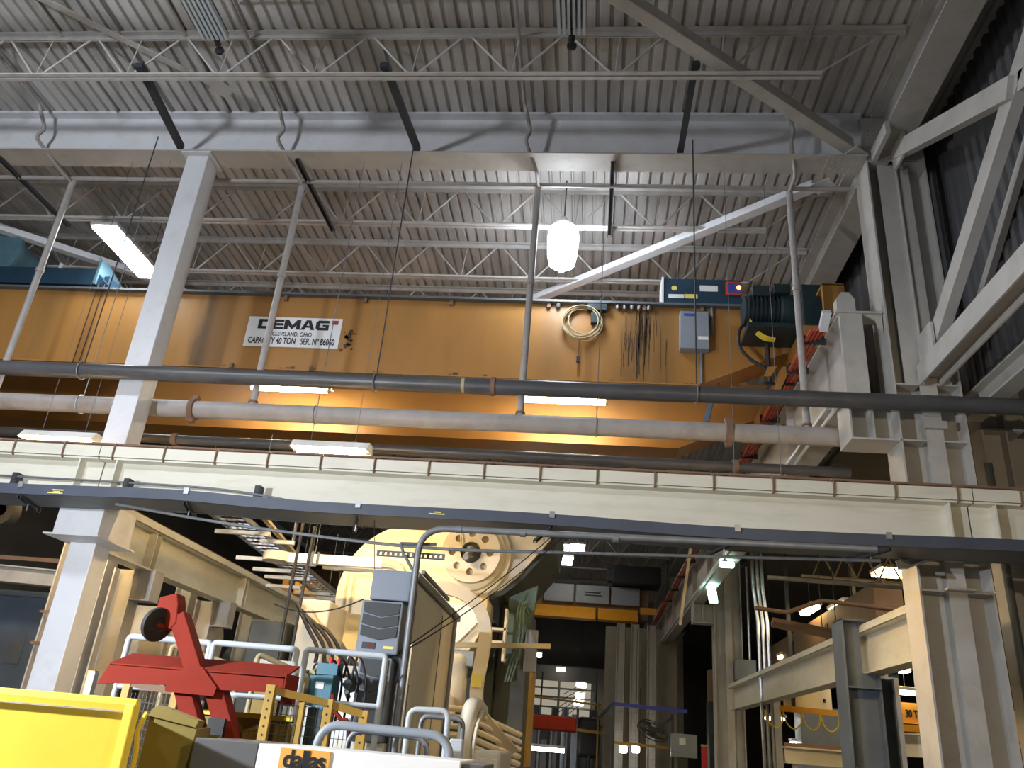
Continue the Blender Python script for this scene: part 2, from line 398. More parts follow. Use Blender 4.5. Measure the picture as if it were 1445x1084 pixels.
# frame truss in the plane of the right column (bottom chord + diagonals)
t = thing('frame_truss', 'grey bracing truss with sloping members at upper right', 'truss', (5.15, 4, 7.2))
part(t, 'bottom_chord', MB().ibeam((5.17, -9, 7.40), (5.17, 12.0, 7.38), .34, .34, .03, .03, (1, 0, 0)), 'paint')
part(t, 'diagonal', MB().bar((5.12, 11.9, 11.74), (5.12, 8.30, 9.72), .16, .30), 'paint')
part(t, 'diagonal', MB().channel((5.12, 11.95, 7.62), (5.12, 4.95, 11.82), .30, .16, .03, (-1, 0, 0)), 'paint')
part(t, 'diagonal', MB().channel((5.12, 3.0, 7.62), (5.12, 8.2, 9.72), .26, .14, .02, (-1, 0, 0)), 'paint')
part(t, 'gusset', MB().box(5.06, 5.10, 11.4, 11.97, 11.35, 11.95), 'paint')
part(t, 'gusset', MB().box(5.06, 5.10, 11.45, 12.0, 7.55, 8.05), 'paint')
t = thing('wall_girt', 'dim sloping girt on the ribbed wall behind the truss', 'girt', (5.9, 10, 9))
part(t, 'girt_bar', MB().bar((5.93, 11.6, 8.5), (5.93, 8.2, 10.9), .10, .16), 'paint')
t = thing('eave_beam', 'dark grey beam below the ribbed wall at right edge', 'beam', (6.15, 3, 7.1))
part(t, 'beam', MB().ibeam((6.03, -9, 7.10), (6.03, 12.7, 7.10), .36, .30, .03, .02), 'paint')

# ---------------------------------------------------------------- bar joists
def joist(Y, label, detail, phase, x0=-18, x1=4.74, xb=3.35):
    j = thing('bar_joist', label, 'joist', (-7, Y, 11.70), 'open web joists under the roof deck')
    tc = MB().box(x0, x1, Y-.105, Y-.012, 12.645, 12.675).box(x0, x1, Y+.012, Y+.105, 12.645, 12.675)
    tc.box(x0, x1, Y-.022, Y-.010, 12.56, 12.645).box(x0, x1, Y+.010, Y+.022, 12.56, 12.645)
    part(j, 'top_chord', tc, 'joist')
    bc = MB()
    for s in (-1, 1):
        bc.box(x0, xb, min(Y+s*.018, Y+s*.085), max(Y+s*.018, Y+s*.085), 11.68, 11.70)
        bc.box(x0, xb, min(Y+s*.018, Y+s*.030), max(Y+s*.018, Y+s*.030), 11.70, 11.76)
    part(j, 'bottom_chord', bc, 'joist')
    p = 1.70; k0 = math.floor((x0-phase)/p)+1; one = MB(); x = phase+k0*p
    while x < xb-.2:
        bars = [((x-.06, 11.72), (x-p/2+.05, 12.60), .020), ((x+.06, 11.72), (x+p/2-.05, 12.60), .020), ((x-.02, 11.72), (x+.05, 12.60), .010)]
        for (a, za), (b, zb), r in bars:
            if detail and x > -12:
                part(j, 'web_bar', MB().tube([(a, Y, za), (b, Y, zb)], r, 6), 'joist', True)
            else: one.tube([(a, Y, za), (b, Y, zb)], r, 4)
        x += p
    one.tube([(xb-.05, Y, 11.72), (x1-.3, Y, 12.60)], .016, 5)
    part(j, 'far_web_bars' if detail else 'web_bars', one, 'joist', kind='stuff')
ORD = {7.9: 'open web roof joist overhead, mostly above the frame', 10.05: 'open web roof joist in front of the roof girder',
       14.30: 'first open web joist behind the roof girder', 16.45: 'second open web joist behind the roof girder', 18.60: 'third open web joist behind the roof girder, just over the crane',
       20.75: 'fourth open web joist behind the roof girder, hidden by the crane'}
for Y, ph in ((7.9, -3.0), (10.05, -3.30), (14.30, -4.00), (16.45, -3.35), (18.60, -4.1), (20.75, -3.6)):
    joist(Y, ORD[Y], Y < 18, ph)
for i in range(12):
    joist(24.+4.3*i, ['fifth', 'sixth', 'seventh', 'eighth', 'ninth', 'tenth', 'eleventh', 'twelfth', 'thirteenth', 'fourteenth', 'fifteenth', 'sixteenth'][i]+' open web joist behind the roof girder, far down the crane bay', False, -3.3-.4*i)

# horizontal roof bracing
def brace(p0, p1, label, wdt=.20, h=.20, m='paint'):
    b = thing('roof_brace', label, 'brace', p0, 'horizontal roof bracing')
    part(b, 'brace_bar', MB().bar(p0, p1, wdt, h), m, bevel=.01)
    d = (Vector(p1)-Vector(p0)).normalized()
    part(b, 'end_plate', MB().bar(Vector(p1)-d*.02+Vector((0, 0, -h/2-.01)), Vector(p1)+d*.35+Vector((0, 0, -h/2-.01)), .34, .02), m)
brace((-.65, 8.05, 11.82), (4.30, 11.86, 11.82), 'long grey brace dropping from top centre to the right column', .22, .22)
brace((-1.70, 17.45, 11.72), (3.95, 12.85, 11.72), 'white lit brace rising from the lamp to the right column', .22, .16, 'paint_white')
brace((-16.2, 13.2, 11.72), (-11.0, 17.2, 11.72), 'white brace above the blue hoist at left', .22, .16, 'paint_white')
brace((-11.6, 7.3, 12.45), (-7.4, 11.0, 12.45), 'pale plate brace high at the upper left corner', .15, .02)
# dark kicker struts and hanger rods
for x, xx, lab in ((-8.08, -8.24, 'over the white column'), (-3.72, -3.52, 'left of centre'), (1.42, 1.39, 'at right')):
    t = thing('kicker_strut', 'dark steel angle strut from joist to girder '+lab, 'strut', (x, 10.9, 11.7), 'dark kicker struts')
    part(t, 'angle_bar', MB().angle((x, 9.92, 11.80), (xx, 11.92, 11.68), .115, .012, (0, 0, 1), -1), 'dark_strut')
    part(t, 'clip', MB().box(x-.12, x+.02, 9.9, 10.0, 11.76, 11.86), 'dark_strut')
for x, lab in ((-8.6, 'left of the white column'), (-3.56, 'left of centre'), (1.52, 'beside the grey breaker box')):
    t = thing('hanger_rod', 'thin dark threaded rod holding the dark pipe '+lab, 'rod', (x, 11.6, 6.7), 'pipe hanger rods')
    part(t, 'rod', MB().tube([(x, 11.6, 6.86), (x, 11.6, 11.72)], .012, 6), 'dark_strut')
    part(t, 'clevis_ring', MB().tube([Vector((x, 11.6, 6.73))+Vector((0, .15*math.cos(a*math.pi/9), .15*math.sin(a*math.pi/9))) for a in range(19)], .012, 5), 'galv_dull')
# slotted channels from the girder to the next joist
for x, lab in ((-5.95, 'left of the lamp'), (.12, 'right of the lamp'), (-12.2, 'at the far left')):
    t = thing('slotted_channel', 'dark slotted channel hung below the girder '+lab, 'channel', (x, 13.2, 11.58), 'slotted channels')
    part(t, 'channel', MB().channel((x, 12.05, 11.60), (x, 14.5, 11.66), .085, .07, .012, (0, 0, 1)), 'dark_strut')
# unlit ribbed strip fixtures at the top edge
for x, Y1, xs, lab in ((-6.28, 9.05, 0, 'unlit ribbed strip fixture at upper left'), (-.60, 9.0, 0, 'unlit ribbed strip fixture at top centre')):
    t = thing('ribbed_fixture', lab, 'fixture', (x, 7.6, 11.45), 'unlit ribbed fixtures')
    for k in range(6):
        part(t, 'fin', MB().bar((x-.19+.076*k, 6.2, 11.50), (x-.19+.076*k, Y1, 11.50), .045, .08), 'rail_white')
    part(t, 'back_plate', MB().box(x-.22, x+.22, 6.2, Y1-.03, 11.55, 11.57), 'galv_dull')
    part(t, 'knuckle', MB().tube([(x, Y1-.05, 11.53), (x, Y1+.12, 11.47)], .05, 8), 'black', True)
    part(t, 'ring', MB().lathe([(.03, -.03), (.075, -.02), (.075, .02), (.03, .03)], (x, Y1+.18, 11.42), 12, 'y'), 'black', True)
    part(t, 'hanger', MB().cyl((x, 7.5, 11.57), (x, 7.5, 12.7), .01, 6), 'dark_strut')

# ---------------------------------------------------------------- sprinkler mains
def pipe_thing(name, pts, r, m, label, cat='pipe', n=14, group=None):
    t = thing(name, label, cat, pts[0], group); part(t, 'pipe_run', MB().tube(pts, r, n), m, True); return t
dp = pipe_thing('dark_pipe', [(-14, 11.6, 6.73), (9, 11.6, 6.73)], .125, 'dark_pipe', 'dark grey pipe crossing the frame in front of the white column', n=18)
for x in (-1.65, 6.6): part(dp, 'coupling', MB().cyl((x-.035, 11.6, 6.73), (x+.035, 11.6, 6.73), .15), 'rust', True)
for x in (-2.15, -1.9): part(dp, 'tape_band', MB().cyl((x, 11.6, 6.73), (x+.05, 11.6, 6.73), .127), 'cable_cream' if x < -2 else 'dark_pipe', True)
wp = pipe_thing('white_pipe', [(-16, 12.8, 6.59), (4.35, 12.8, 6.59)], .155, 'pipe_grey', 'thick pale pipe passing behind the white column', n=20)
for x in (-7.15, 2.18):
    part(wp, 'coupling', MB().lathe([(.16, -.05), (.20, -.045), (.20, .045), (.16, .05)], (x, 12.8, 6.59), 18, 'x'), 'rust', True)
    for s in (-1, 1): part(wp, 'coupling_bolt', MB().box(x-.05, x+.05, 12.75, 12.85, 6.59+s*.22-.03, 6.59+s*.22+.03), 'rust')
for x in (-9.3, -4.9, .0):
    part(wp, 'hanger_ring', MB().tube([Vector((x, 12.8, 6.59))+Vector((0, .168*math.cos(a*math.pi/9), .168*math.sin(a*math.pi/9))) for a in range(19)], .012, 5), 'galv')
    part(wp, 'hanger_rod', MB().tube([(x, 12.8, 6.76), (x, 12.8, 11.4)], .009, 5), 'galv_dull')
tp = pipe_thing('dark_pipe', [(-16, 13.5, 6.25), (-1.6, 13.5, 6.25), (4.3, 13.5, 6.23)], .085, 'dark_pipe', 'thinner dark pipe below the thick pale pipe')
for x in (-7.75, -4.35, 2.4): part(tp, 'coupling', MB().cyl((x-.05, 13.5, 6.25), (x+.05, 13.5, 6.25), .115), 'rust', True)
pipe_thing('conduit', fillet([(-5.6, 13.7, 6.08), (-3.6, 13.7, 6.02), (-.6, 13.7, 5.98), (4.5, 13.7, 5.92)], .1), .022, 'galv', 'thin shiny conduit under the dark pipes behind the runway beam')
pipe_thing('dark_pipe', [(-16, 14.2, 6.05), (4.4, 14.2, 6.02)], .10, 'dark_pipe', 'lowest dark pipe just above the runway beam')
# cross main high under the girder, with drops and offset branch lines
pipe_thing('cross_main', [(-16, 12.75, 11.62), (4.55, 12.75, 11.56)], .045, 'pipe_grey', 'thin pale pipe running just below the roof girder', n=10)
for x, lab in ((-11.05, 'at the far left'), (-6.09, 'in front of the crane sign'), (-1.31, 'beside the bright lamp'), (3.46, 'in front of the blue drive motor')):
    t = thing('drop_pipe', 'pale vertical drop pipe '+lab, 'pipe', (x, 12.8, 6.7), 'vertical drop pipes')
    part(t, 'riser', MB().cyl((x, 12.8, 6.72), (x, 12.8, 11.60), .062, 12), 'pipe_grey', True)
    part(t, 'flange_ring', MB().cyl((x, 12.8, 6.76), (x, 12.8, 6.80), .085, 12), 'rust', True)
    part(t, 'union', MB().cyl((x, 12.8, 9.35), (x, 12.8, 9.43), .08, 12), 'pipe_grey', True)
    y0 = 4
    part(t, 'branch_line', MB().tube(fillet([(x-.25, y0, 12.55), (x-.25, 11.55, 12.50), (x-.12, 11.78, 12.05), (x-.2, 11.72, 11.80), (x, 12.3, 11.52), (x, 12.8, 11.52)], .09), .036, 8), 'pipe_grey', True)
for x, r, lab in ((-9.9, .03, 'left of the first dark strut'), (-8.75, .02, 'over the first dark strut'), (-7.55, .045, 'right of the first dark strut')):
    pipe_thing('roof_conduit', [(x, 3, 12.64), (x, 11.9, 12.64)], r, 'joist', 'conduit fixed under the deck '+lab, 'conduit', 8, 'conduits under the deck')
pipe_thing('conduit', [(-6.4, 9.2, 12.58), (.2, 9.2, 12.58)], .014, 'pipe_grey', 'thin conduit crossing the deck near the top edge', n=6)

# ================================================================ RUNWAY BEAM ACROSS THE VIEW
rb = thing('runway_beam', 'long cream runway beam with clipped cap crossing the whole view', 'beam', (-2, 11.74, 4.48))
xs = [-14., -7.80, 5.32, 9.]
for a, b in zip(xs[:-1], xs[1:]):
    part(rb, 'beam_span', MB().ibeam((a+.012, 11.74, 4.86), (b-.012, 11.74, 4.86), .72, .40, .03, .02), 'paint_cream')
    part(rb, 'cap_channel', MB().channel((a+.008, 11.735, 5.40), (b-.008, 11.735, 5.40), .44, .175, .018), 'paint_cream')
for x in (-8.12, -7.50, 5.0, 5.62):
    part(rb, 'stiffener', MB().box(x-.012, x+.012, 11.56, 11.73, 4.53, 5.19), 'paint_cream')
part(rb, 'crane_rail', MB().section((-14, 11.735, 5.40), (9, 11.735, 5.40), [(-.06, 0), (.06, 0), (.06, .015), (.012, .03), (.012, .075), (.035, .085), (.035, .115), (-.035, .115), (-.035, .085), (-.012, .075), (-.012, .03), (-.06, .015)]), 'rust')
clip = MB().tube([(0, 0, .03), (0, -.02, 0), (0, -.022, -.12), (.0, -.005, -.205), (0, .03, -.215)], .014, 6)
clip.box(-.025, .025, -.03, .20, .005, .03)
clipm = mesh_of(clip, 'hook_clip', 'rust')
x = -10.1
while x < 7:
    inst(rb, 'hook_clip', clipm, (x, 11.512, 5.405)); x += .845
# cable tray hung in front of it
pts = [(-11.5, 4.42), (-9.2, 4.43), (-8.0, 4.44), (-5.97, 4.475), (-4.6, 4.43), (-3.34, 4.415), (-.84, 4.425), (1.55, 4.38), (3.38, 4.39), (4.4, 4.41), (5.5, 4.425), (8.5, 4.45)]
path = smooth_path([(a, 10.96, b-.045) for a, b in pts], 5)
ct = thing('cable_tray', 'blue-grey cable tray hanging along the runway beam', 'cable tray', (-2, 11.13, 4.4))
def sweep(prof, path):
    mb = MB(); n = len(prof)
    for p in path: mb.v += [(p[0], p[1]+a, p[2]+b) for a, b in prof]
    for i in range(len(path)-1):
        for k in range(n):
            q = i*n+k; r = i*n+(k+1) % n; mb.f.append((q, r, r+n, q+n))
    mb.f.append(tuple(range(n-1, -1, -1))); e = (len(path)-1)*n; mb.f.append(tuple(e+k for k in range(n))); return mb
part(ct, 'front_rail', sweep([(-.36, -.075), (-.322, -.075), (-.322, -.068), (-.348, -.06), (-.348, -.012), (-.338, -.006), (-.338, .006), (-.348, .012), (-.348, .06), (-.322, .068), (-.322, .075), (-.36, .075)], path), 'tray')
part(ct, 'rear_rail', sweep([(.322, -.075), (.36, -.075), (.36, .075), (.322, .075)], path), 'tray')
part(ct, 'pan', sweep([(-.322, -.072), (.322, -.072), (.322, -.060), (-.322, -.060)], path), 'panel_dark')
part(ct, 'cables', sweep([(-.2, -.058), (.2, -.058), (.2, .0), (.05, .03), (-.1, .02), (-.2, .0)], path), 'cable_black')
for x, z in ((-8.45, 4.435), (-5.95, 4.475), (-3.45, 4.415), (-.78, 4.425), (1.65, 4.38), (3.55, 4.392), (6.2, 4.43)):
    part(ct, 'strut', MB().channel((x+.24, 10.62, z-.13), (x-.04, 11.50, z-.13), .05, .04, .008), 'dark_strut')
    part(ct, 'clamp', MB().box(x+.20, x+.27, 10.575, 10.60, z-.03, z+.06), 'galv')
    part(ct, 'drop_bolt', MB().cyl((x+.12, 11.02, z-.26), (x+.12, 11.02, z-.16), .012, 6), 'galv')
    part(ct, 'strut_rod', MB().cyl((x, 11.48, z-.17), (x, 11.48, 4.50), .01, 6), 'galv_dull')
# paint marks left on the tray face
mk = part(ct, 'paint_mark', MB().box(-7.78, -7.55, 10.594, 10.599, 4.35, 4.365).box(-7.70, -7.60, 10.594, 10.599, 4.375, 4.385).box(-7.72, -7.55, 10.594, 10.599, 4.395, 4.41), 'label_yellow', label='yellow paint mark')
part(ct, 'paint_mark', MB().box(-2.22, -2.00, 10.594, 10.599, 4.355, 4.37).box(-2.15, -2.05, 10.594, 10.599, 4.38, 4.395), 'label_yellow', label='yellow paint mark')
cd = pipe_thing('conduit', smooth_path([(-13, 11.42, 4.80), (-9, 11.42, 4.80), (-6.5, 11.42, 4.79), (-5.5, 11.42, 4.76), (-4.6, 11.40, 4.66), (-3.6, 11.38, 4.50), (-3.2, 11.38, 4.46)], 5), .018, 'galv_dull', 'thin grey conduit clipped along the runway beam web at left', n=8)
for x in (-9.0, -7.15, -5.05):
    part(cd, 'clip', MB().box(x-.045, x+.045, 11.40, 11.55, 4.62, 4.86).box(x-.03, x+.03, 11.39, 11.44, 4.74, 4.83), 'dark_strut')

# ================================================================ CRANE RUNWAY OF THE FAR BAY (right side)
rr = thing('crane_runway', 'tall grey crane runway girder receding along the right columns', 'runway', (4.1, 30, 6.97))
part(rr, 'girder', MB().ibeam((4.10, 12.15, 7.75), (4.10, 74, 7.75), 1.52, .40, .04, .03), 'paint')
part(rr, 'end_plate', MB().box(3.92, 4.28, 12.08, 12.15, 6.97, 8.52), 'paint')
part(rr, 'top_plate', MB().box(3.86, 4.60, 12.05, 12.45, 8.515, 8.55), 'paint')
part(rr, 'tie_bracket', MB().prism_y([(4.32, 8.515), (4.60, 8.515), (4.60, 8.20), (4.52, 8.30), (4.50, 8.42)], 12.10, 12.14), 'paint')
part(rr, 'end_stop', MB().prism_y([(3.90, 8.55), (4.20, 8.55), (4.20, 8.80), (4.12, 8.93), (3.99, 8.93), (3.90, 8.80)], 12.10, 12.28), 'paint')
part(rr, 'crane_rail', MB().bar((4.08, 12.45, 8.59), (4.08, 74, 8.59), .06, .11), 'rust')
for y in range(16, 74, 4): part(rr, 'stiffener', MB().box(3.92, 4.08, y-.01, y+.01, 7.03, 8.47), 'paint')
part(rr, 'walkway_edge', MB().bar((3.78, 12.6, 7.02), (3.78, 74, 7.02), .10, .06), 'paint_white')
# red conductor bars along it
cb = thing('conductor_bars', 'red conductor bars running along the crane runway', 'conductor bar', (3.85, 30, 8.3))
for k, (dx, z) in enumerate(((0, 8.47), (-.075, 8.45), (-.15, 8.43), (-.225, 8.41))):
    part(cb, 'bar', MB().bar((3.80+dx, 12.5, z), (3.80+dx, 70, z), .045, .06), 'red_bar')
part(cb, 'end_block', MB().prism_x([(12.2, 8.58), (12.5, 8.38), (12.5, 8.50), (12.25, 8.66)], 3.70, 3.84), 'paint_white')
for y in (12.9, 14.1, 16.6, 19, 22, 25, 28, 31, 34, 37, 40):
    part(cb, 'insulator', MB().box(3.52, 3.92, y, y+.05, 8.36, 8.52), 'dark_strut')
for y, lab in ((31.5, 'second right-hand column of the crane bay, with wall boxes'), (51, 'third right-hand column of the crane bay, far down the bay'), (66, 'last right-hand column of the crane bay')):
    c = thing('steel_column', lab, 'column', (5.2, y, 0))
    part(c, 'flange', MB().box(4.62, 4.66, y, y+.6, 0, 12.6), 'paint')
    part(c, 'flange', MB().box(5.60, 5.64, y, y+.6, 0, 12.6), 'paint')
    part(c, 'web', MB().box(4.66, 5.60, y+.28, y+.32, 0, 12.6), 'paint')
    part(c, 'tee_flange', MB().box(5.02, 5.27, y, y+.03, 0, 12.6), 'paint')
    part(c, 'bracket', MB().box(3.86, 4.62, y, y+.6, 6.25, 6.29).box(3.86, 3.90, y, y+.6, 6.29, 6.97).box(4.2, 4.24, y, y+.6, 6.29, 6.97).box(3.9, 4.62, y+.28, y+.31, 6.29, 6.97), 'paint')

# ================================================================ OVERHEAD CRANE
cr = thing('bridge_crane', 'orange overhead travelling crane spanning the bay', 'crane', (-7, 15, 8.46))
ZB, ZT = 8.44, 10.20
prof = [(-19.5, ZB), (2.0, ZB), (3.75, 9.22), (4.15, 9.30), (4.15, ZT), (-19.5, ZT)]
part(cr, 'near_girder', MB().prism_y(prof, 15.0, 15.8), 'crane_streaked')
part(cr, 'far_girder', MB().prism_y(prof, 18.7, 19.5), 'crane')
part(cr, 'bottom_flange', MB().box(-19.5, 1.98, 14.95, 15.85, ZB-.03, ZB), 'crane')
part(cr, 'bottom_flange', MB().box(-19.5, 1.98, 18.65, 19.55, ZB-.03, ZB), 'crane')
part(cr, 'top_walkway', MB().box(-19.5, 3.0, 14.86, 15.9, ZT, ZT+.05), 'panel_dark')
part(cr, 'top_walkway', MB().box(-19.5, 3.0, 18.6, 19.6, ZT, ZT+.05), 'panel_dark')
part(cr, 'trolley_rail', MB().bar((-19.5, 15.4, ZT+.10), (2.0, 15.4, ZT+.10), .06, .1), 'rust')
part(cr, 'end_truck', MB().box(3.82, 4.34, 13.9, 20.6, 8.78, 9.28), 'crane', bevel=.02)
part(cr, 'end_hood', MB().box(4.16, 4.56, 13.62, 13.72, 9.42, 10.02).box(4.16, 4.56, 13.62, 15.2, 10.0, 10.04), 'crane')
for y in (14.5, 20.0): part(cr, 'wheel', MB().cyl((3.98, y, 8.88), (4.18, y, 8.88), .24, 18), 'rust', True)
# bumper / collector arm with yellow and black plates
bp = part(cr, 'collector_bracket', MB().prism_y([(3.27, 8.02), (3.40, 8.02), (3.60, 8.46), (3.58, 8.56), (3.47, 8.52)], 14.2, 14.26), 'crane')
part(cr, 'collector_bracket', MB().prism_y([(3.14, 8.36), (3.26, 8.36), (3.40, 8.58), (3.22, 8.56)], 14.3, 14.36), 'crane')
part(cr, 'collector_arm', MB().bar((3.42, 14.28, 8.1), (3.66, 14.28, 8.62), .05, .08).bar((3.2, 14.5, 8.3), (3.75, 14.5, 8.3), .05, .05), 'black')
part(cr, 'drag_strut', MB().bar((1.98, 13.9, 7.2), (2.28, 14.9, 8.3), .10, .05), 'steel_blue')
# the sign
sg = part(cr, 'capacity_sign', MB().box(-7.64, -5.54, 14.975, 14.998, 8.96, 9.68), 'sign_white', label='white sign with black and red lettering')
YS = 14.972
def block_letter(ch, x, wl, z0, h, t=.085, b=.062):
    m = MB(); y0, y1 = YS-.004, YS; x1 = x+wl; z1 = z0+h
    P = lambda *p: m.prism_y(list(p), y0, y1)
    if ch == 'D':
        P((x, z0), (x+t, z0), (x+t, z1), (x, z1)); P((x+t, z1-b), (x1-.06, z1-b), (x1-.06, z1), (x+t, z1)); P((x+t, z0), (x1-.06, z0), (x1-.06, z0+b), (x+t, z0+b))
        P((x1-.06, z0), (x1, z0+.05), (x1, z1-.05), (x1-.06, z1), (x1-.06, z1-b), (x1-t, z1-b-.01), (x1-t, z0+b+.01), (x1-.06, z0+b))
    elif ch == 'E':
        P((x, z0), (x+t, z0), (x+t, z1), (x, z1))
        for z in (z0, z0+(h-b)/2, z1-b): P((x+t, z), (x1, z), (x1, z+b*.95), (x+t, z+b*.95))
    elif ch == 'M':
        xm = (x+x1)/2
        P((x, z0), (x+t, z0), (x+t, z1), (x, z1)); P((x1-t, z0), (x1, z0), (x1, z1), (x1-t, z1))
        P((x+t, z1), (x+t, z1-.13), (xm, z0), (xm, z0+.10)); P((x1-t, z1), (x1-t, z1-.13), (xm, z0), (xm, z0+.10))
    elif ch == 'A':
        xm = (x+x1)/2
        P((x, z0), (x+t, z0), (xm, z1-.05), (xm, z1), (xm-.05, z1)); P((x1, z0), (x1-t, z0), (xm, z1-.05), (xm, z1), (xm+.05, z1))
        P((x+t*.8, z0+.055), (x1-t*.8, z0+.055), (x1-t*1.2, z0+.10), (x+t*1.2, z0+.10))
    else:
        P((x, z0+.05), (x+.05, z0), (x+t, z0), (x+t, z1), (x+.05, z1), (x, z1-.05)); P((x+t, z1-b), (x1, z1-b), (x1, z1), (x+t, z1)); P((x+t, z0), (x1, z0), (x1, z0+b), (x+t, z0+b))
        P((x1-t*.8, z0+b), (x1, z0+b), (x1, z0+.135), (x1-t*.8, z0+.135)); P((x1-t*1.6, z0+.095), (x1-t*.8, z0+.095), (x1-t*.8, z0+.135), (x1-t*1.6, z0+.135))
    part(sg, 'letter', m, 'ink')
lx = -7.40
for ch, wl in (('D', .29), ('E', .26), ('M', .36), ('A', .31), ('G', .29)):
    block_letter(ch, lx, wl, 9.385, .235); lx += wl+.018
text(sg, 'letters', 'CLEVELAND, OHIO', .135, (-6.60, YS, 9.265), 'ink', .88, .001)
text(sg, 'letters', 'CAPACITY 40 TON   SER. Nº 86060', .21, (-6.59, YS, 9.095), 'ink', 1.92, .004)
part(sg, 'red_square', MB().box(-5.76, -5.62, YS-.004, YS, 9.53, 9.63), 'ink_red')
# handprint smudges and grease drips
sm = MB()
for k in range(26):
    a = random.gauss(-5.33, .07); b = random.gauss(9.3 if k < 16 else 9.12, .07); r = random.uniform(.012, .05)
    sm.lathe([(r, -.001), (r*.6, 0)], (a, 14.996, b), 7, 'y')
part(cr, 'grease_print', sm, 'grease', kind='stuff')
dr = MB()
for k in range(48):
    a = random.gauss(.82, .2); z1 = 10.15-random.random()*.75; ln = random.uniform(.3, 1.1); wd = random.uniform(.003, .011); zb = max(8.5, z1-ln)
    for q in range(5):
        zt, zz = z1-(z1-zb)*q/5, z1-(z1-zb)*(q+1)/5; dr.box(a-wd, a+wd, 14.995, 14.999, zz, zt); a += random.uniform(-.012, .012)
for k in range(14):
    a = random.uniform(-8, 3); wd = random.uniform(.01, .03); dr.box(a-wd*2, a+wd*2, 14.994, 14.999, 8.45, 8.45+random.uniform(.02, .07))
part(cr, 'grease_drips', dr, 'grease', kind='stuff')
# bolts and lugs along the top edge
lug = mesh_of(MB().box(-.035, .035, -.05, .02, -.09, .02), 'lug', 'rust')
for x in (-9.6, -6.9, -5.1, -3.2, -1.1, .9, 2.1): inst(cr, 'lug', lug, (x, 14.97, ZT-.02))
for x in (-7.75, -6.0): inst(cr, 'lug', lug, (x, 14.93, ZB+.04))
for x in (-.9, .35, .5, .65, .8, 1.0): part(cr, 'valve', MB().lathe([(.03, -.09), (.045, -.06), (.045, 0)], (x, 14.93, ZT-.02), 8, 'z'), 'galv_dull', True)
# coiled cable on the girder face
co = MB()
for k in range(6):
    r = .34+.035*(k % 3); cx, cz = -.42+.03*(k % 4), 9.78-.03*(k % 3)
    co.tube([(cx+r*math.cos(a*math.pi/12), 14.96-.025*k, cz+r*.95*math.sin(a*math.pi/12)) for a in range(25)], .016, 6)
part(cr, 'coiled_cable', co, 'cable_cream', True)
part(cr, 'cable_hook', MB().box(-.28, .12, 14.84, 14.99, 10.02, 10.16).box(-.2, -.02, 14.85, 14.98, 9.72, 9.95), 'motor')
part(cr, 'pendant_cable', MB().tube([(-.42, 14.93, 9.4), (-.43, 14.93, 8.9), (-.42, 14.93, 8.5)], .008, 5).box(-.46, -.40, 14.9, 14.96, 8.82, 8.95), 'cable_black')
# control boxes
bb = part(cr, 'drive_cabinet', MB().box(1.30, 2.90, 14.90, 15.45, ZT+.05, 10.86), 'blue_machine', bevel=.015, label='dark blue drive cabinet')
part(bb, 'cabinet_lid', MB().box(1.26, 1.30, 14.88, 15.47, ZT+.03, 10.88), 'paint_white')
part(bb, 'sticker', MB().box(1.40, 1.72, 14.893, 14.899, 10.38, 10.47), 'label_white')
part(bb, 'sticker', MB().box(2.05, 2.42, 14.893, 14.899, 10.56, 10.70), 'label_white')
part(bb, 'sticker', MB().box(1.73, 2.0, 14.893, 14.899, 10.38, 10.48), 'label_yellow')
part(bb, 'emblem', MB().lathe([(.06, -.005), (.06, 0)], (1.52, 14.898, 10.62), 14, 'y'), 'label_yellow')
rb_ = part(bb, 'radio_receiver', MB().box(2.58, 2.90, 14.84, 14.90, 10.46, 10.78), 'led_box_red', bevel=.01)
part(rb_, 'screen', MB().box(2.63, 2.87, 14.832, 14.84, 10.51, 10.74), 'led_box_blue')
part(rb_, 'pilot_lamp', MB().lathe([(.045, -.02), (.045, 0)], (2.84, 14.832, 10.63), 10, 'y'), 'led_orange')
gb = part(cr, 'breaker_box', MB().box(1.62, 2.20, 14.76, 14.98, 9.14, 10.0), 'panel_grey', bevel=.012, label='grey breaker box')
part(gb, 'hood', MB().prism_x([(14.98, 10.14), (14.76, 10.0), (14.98, 10.0)], 1.68, 2.08), 'panel_dark')
part(gb, 'nameplate', MB().box(1.70, 1.94, 14.755, 14.76, 9.88, 9.94), 'led_box_blue')
part(gb, 'plate', MB().box(1.98, 2.18, 14.755, 14.76, 9.34, 9.42), 'label_white')
part(cr, 'cabinet_conduit', MB().cyl((2.06, 14.95, 8.45), (2.06, 14.95, 9.14), .03, 8), 'galv_dull', True)
part(cr, 'cabinet_conduit', MB().cyl((2.30, 14.95, 9.6), (2.30, 14.95, 10.3), .035, 8), 'galv_dull', True)
mo = part(cr, 'drive_motor', MB().lathe([(.16, -.75), (.30, -.72), (.30, -.05), (.34, 0), (.34, .25), (.12, .3)], (3.55, 14.45, 9.86), 18, 'x'), 'motor', True)
part(mo, 'terminal_box', MB().box(2.98, 3.30, 14.15, 14.6, 10.05, 10.28).box(3.38, 3.7, 14.1, 14.6, 10.1, 10.3), 'motor', bevel=.01)
part(mo, 'gear_case', MB().box(3.88, 4.32, 14.05, 14.85, 9.35, 10.28), 'motor', bevel=.03)
for k in range(8): part(mo, 'cooling_fin', MB().lathe([(.34, -.01), (.34, .01)], (2.9+.08*k, 14.45, 9.86), 18, 'x'), 'motor', True)
part(mo, 'base_frame', MB().box(2.85, 4.3, 14.1, 14.95, 9.32, 9.42), 'motor')
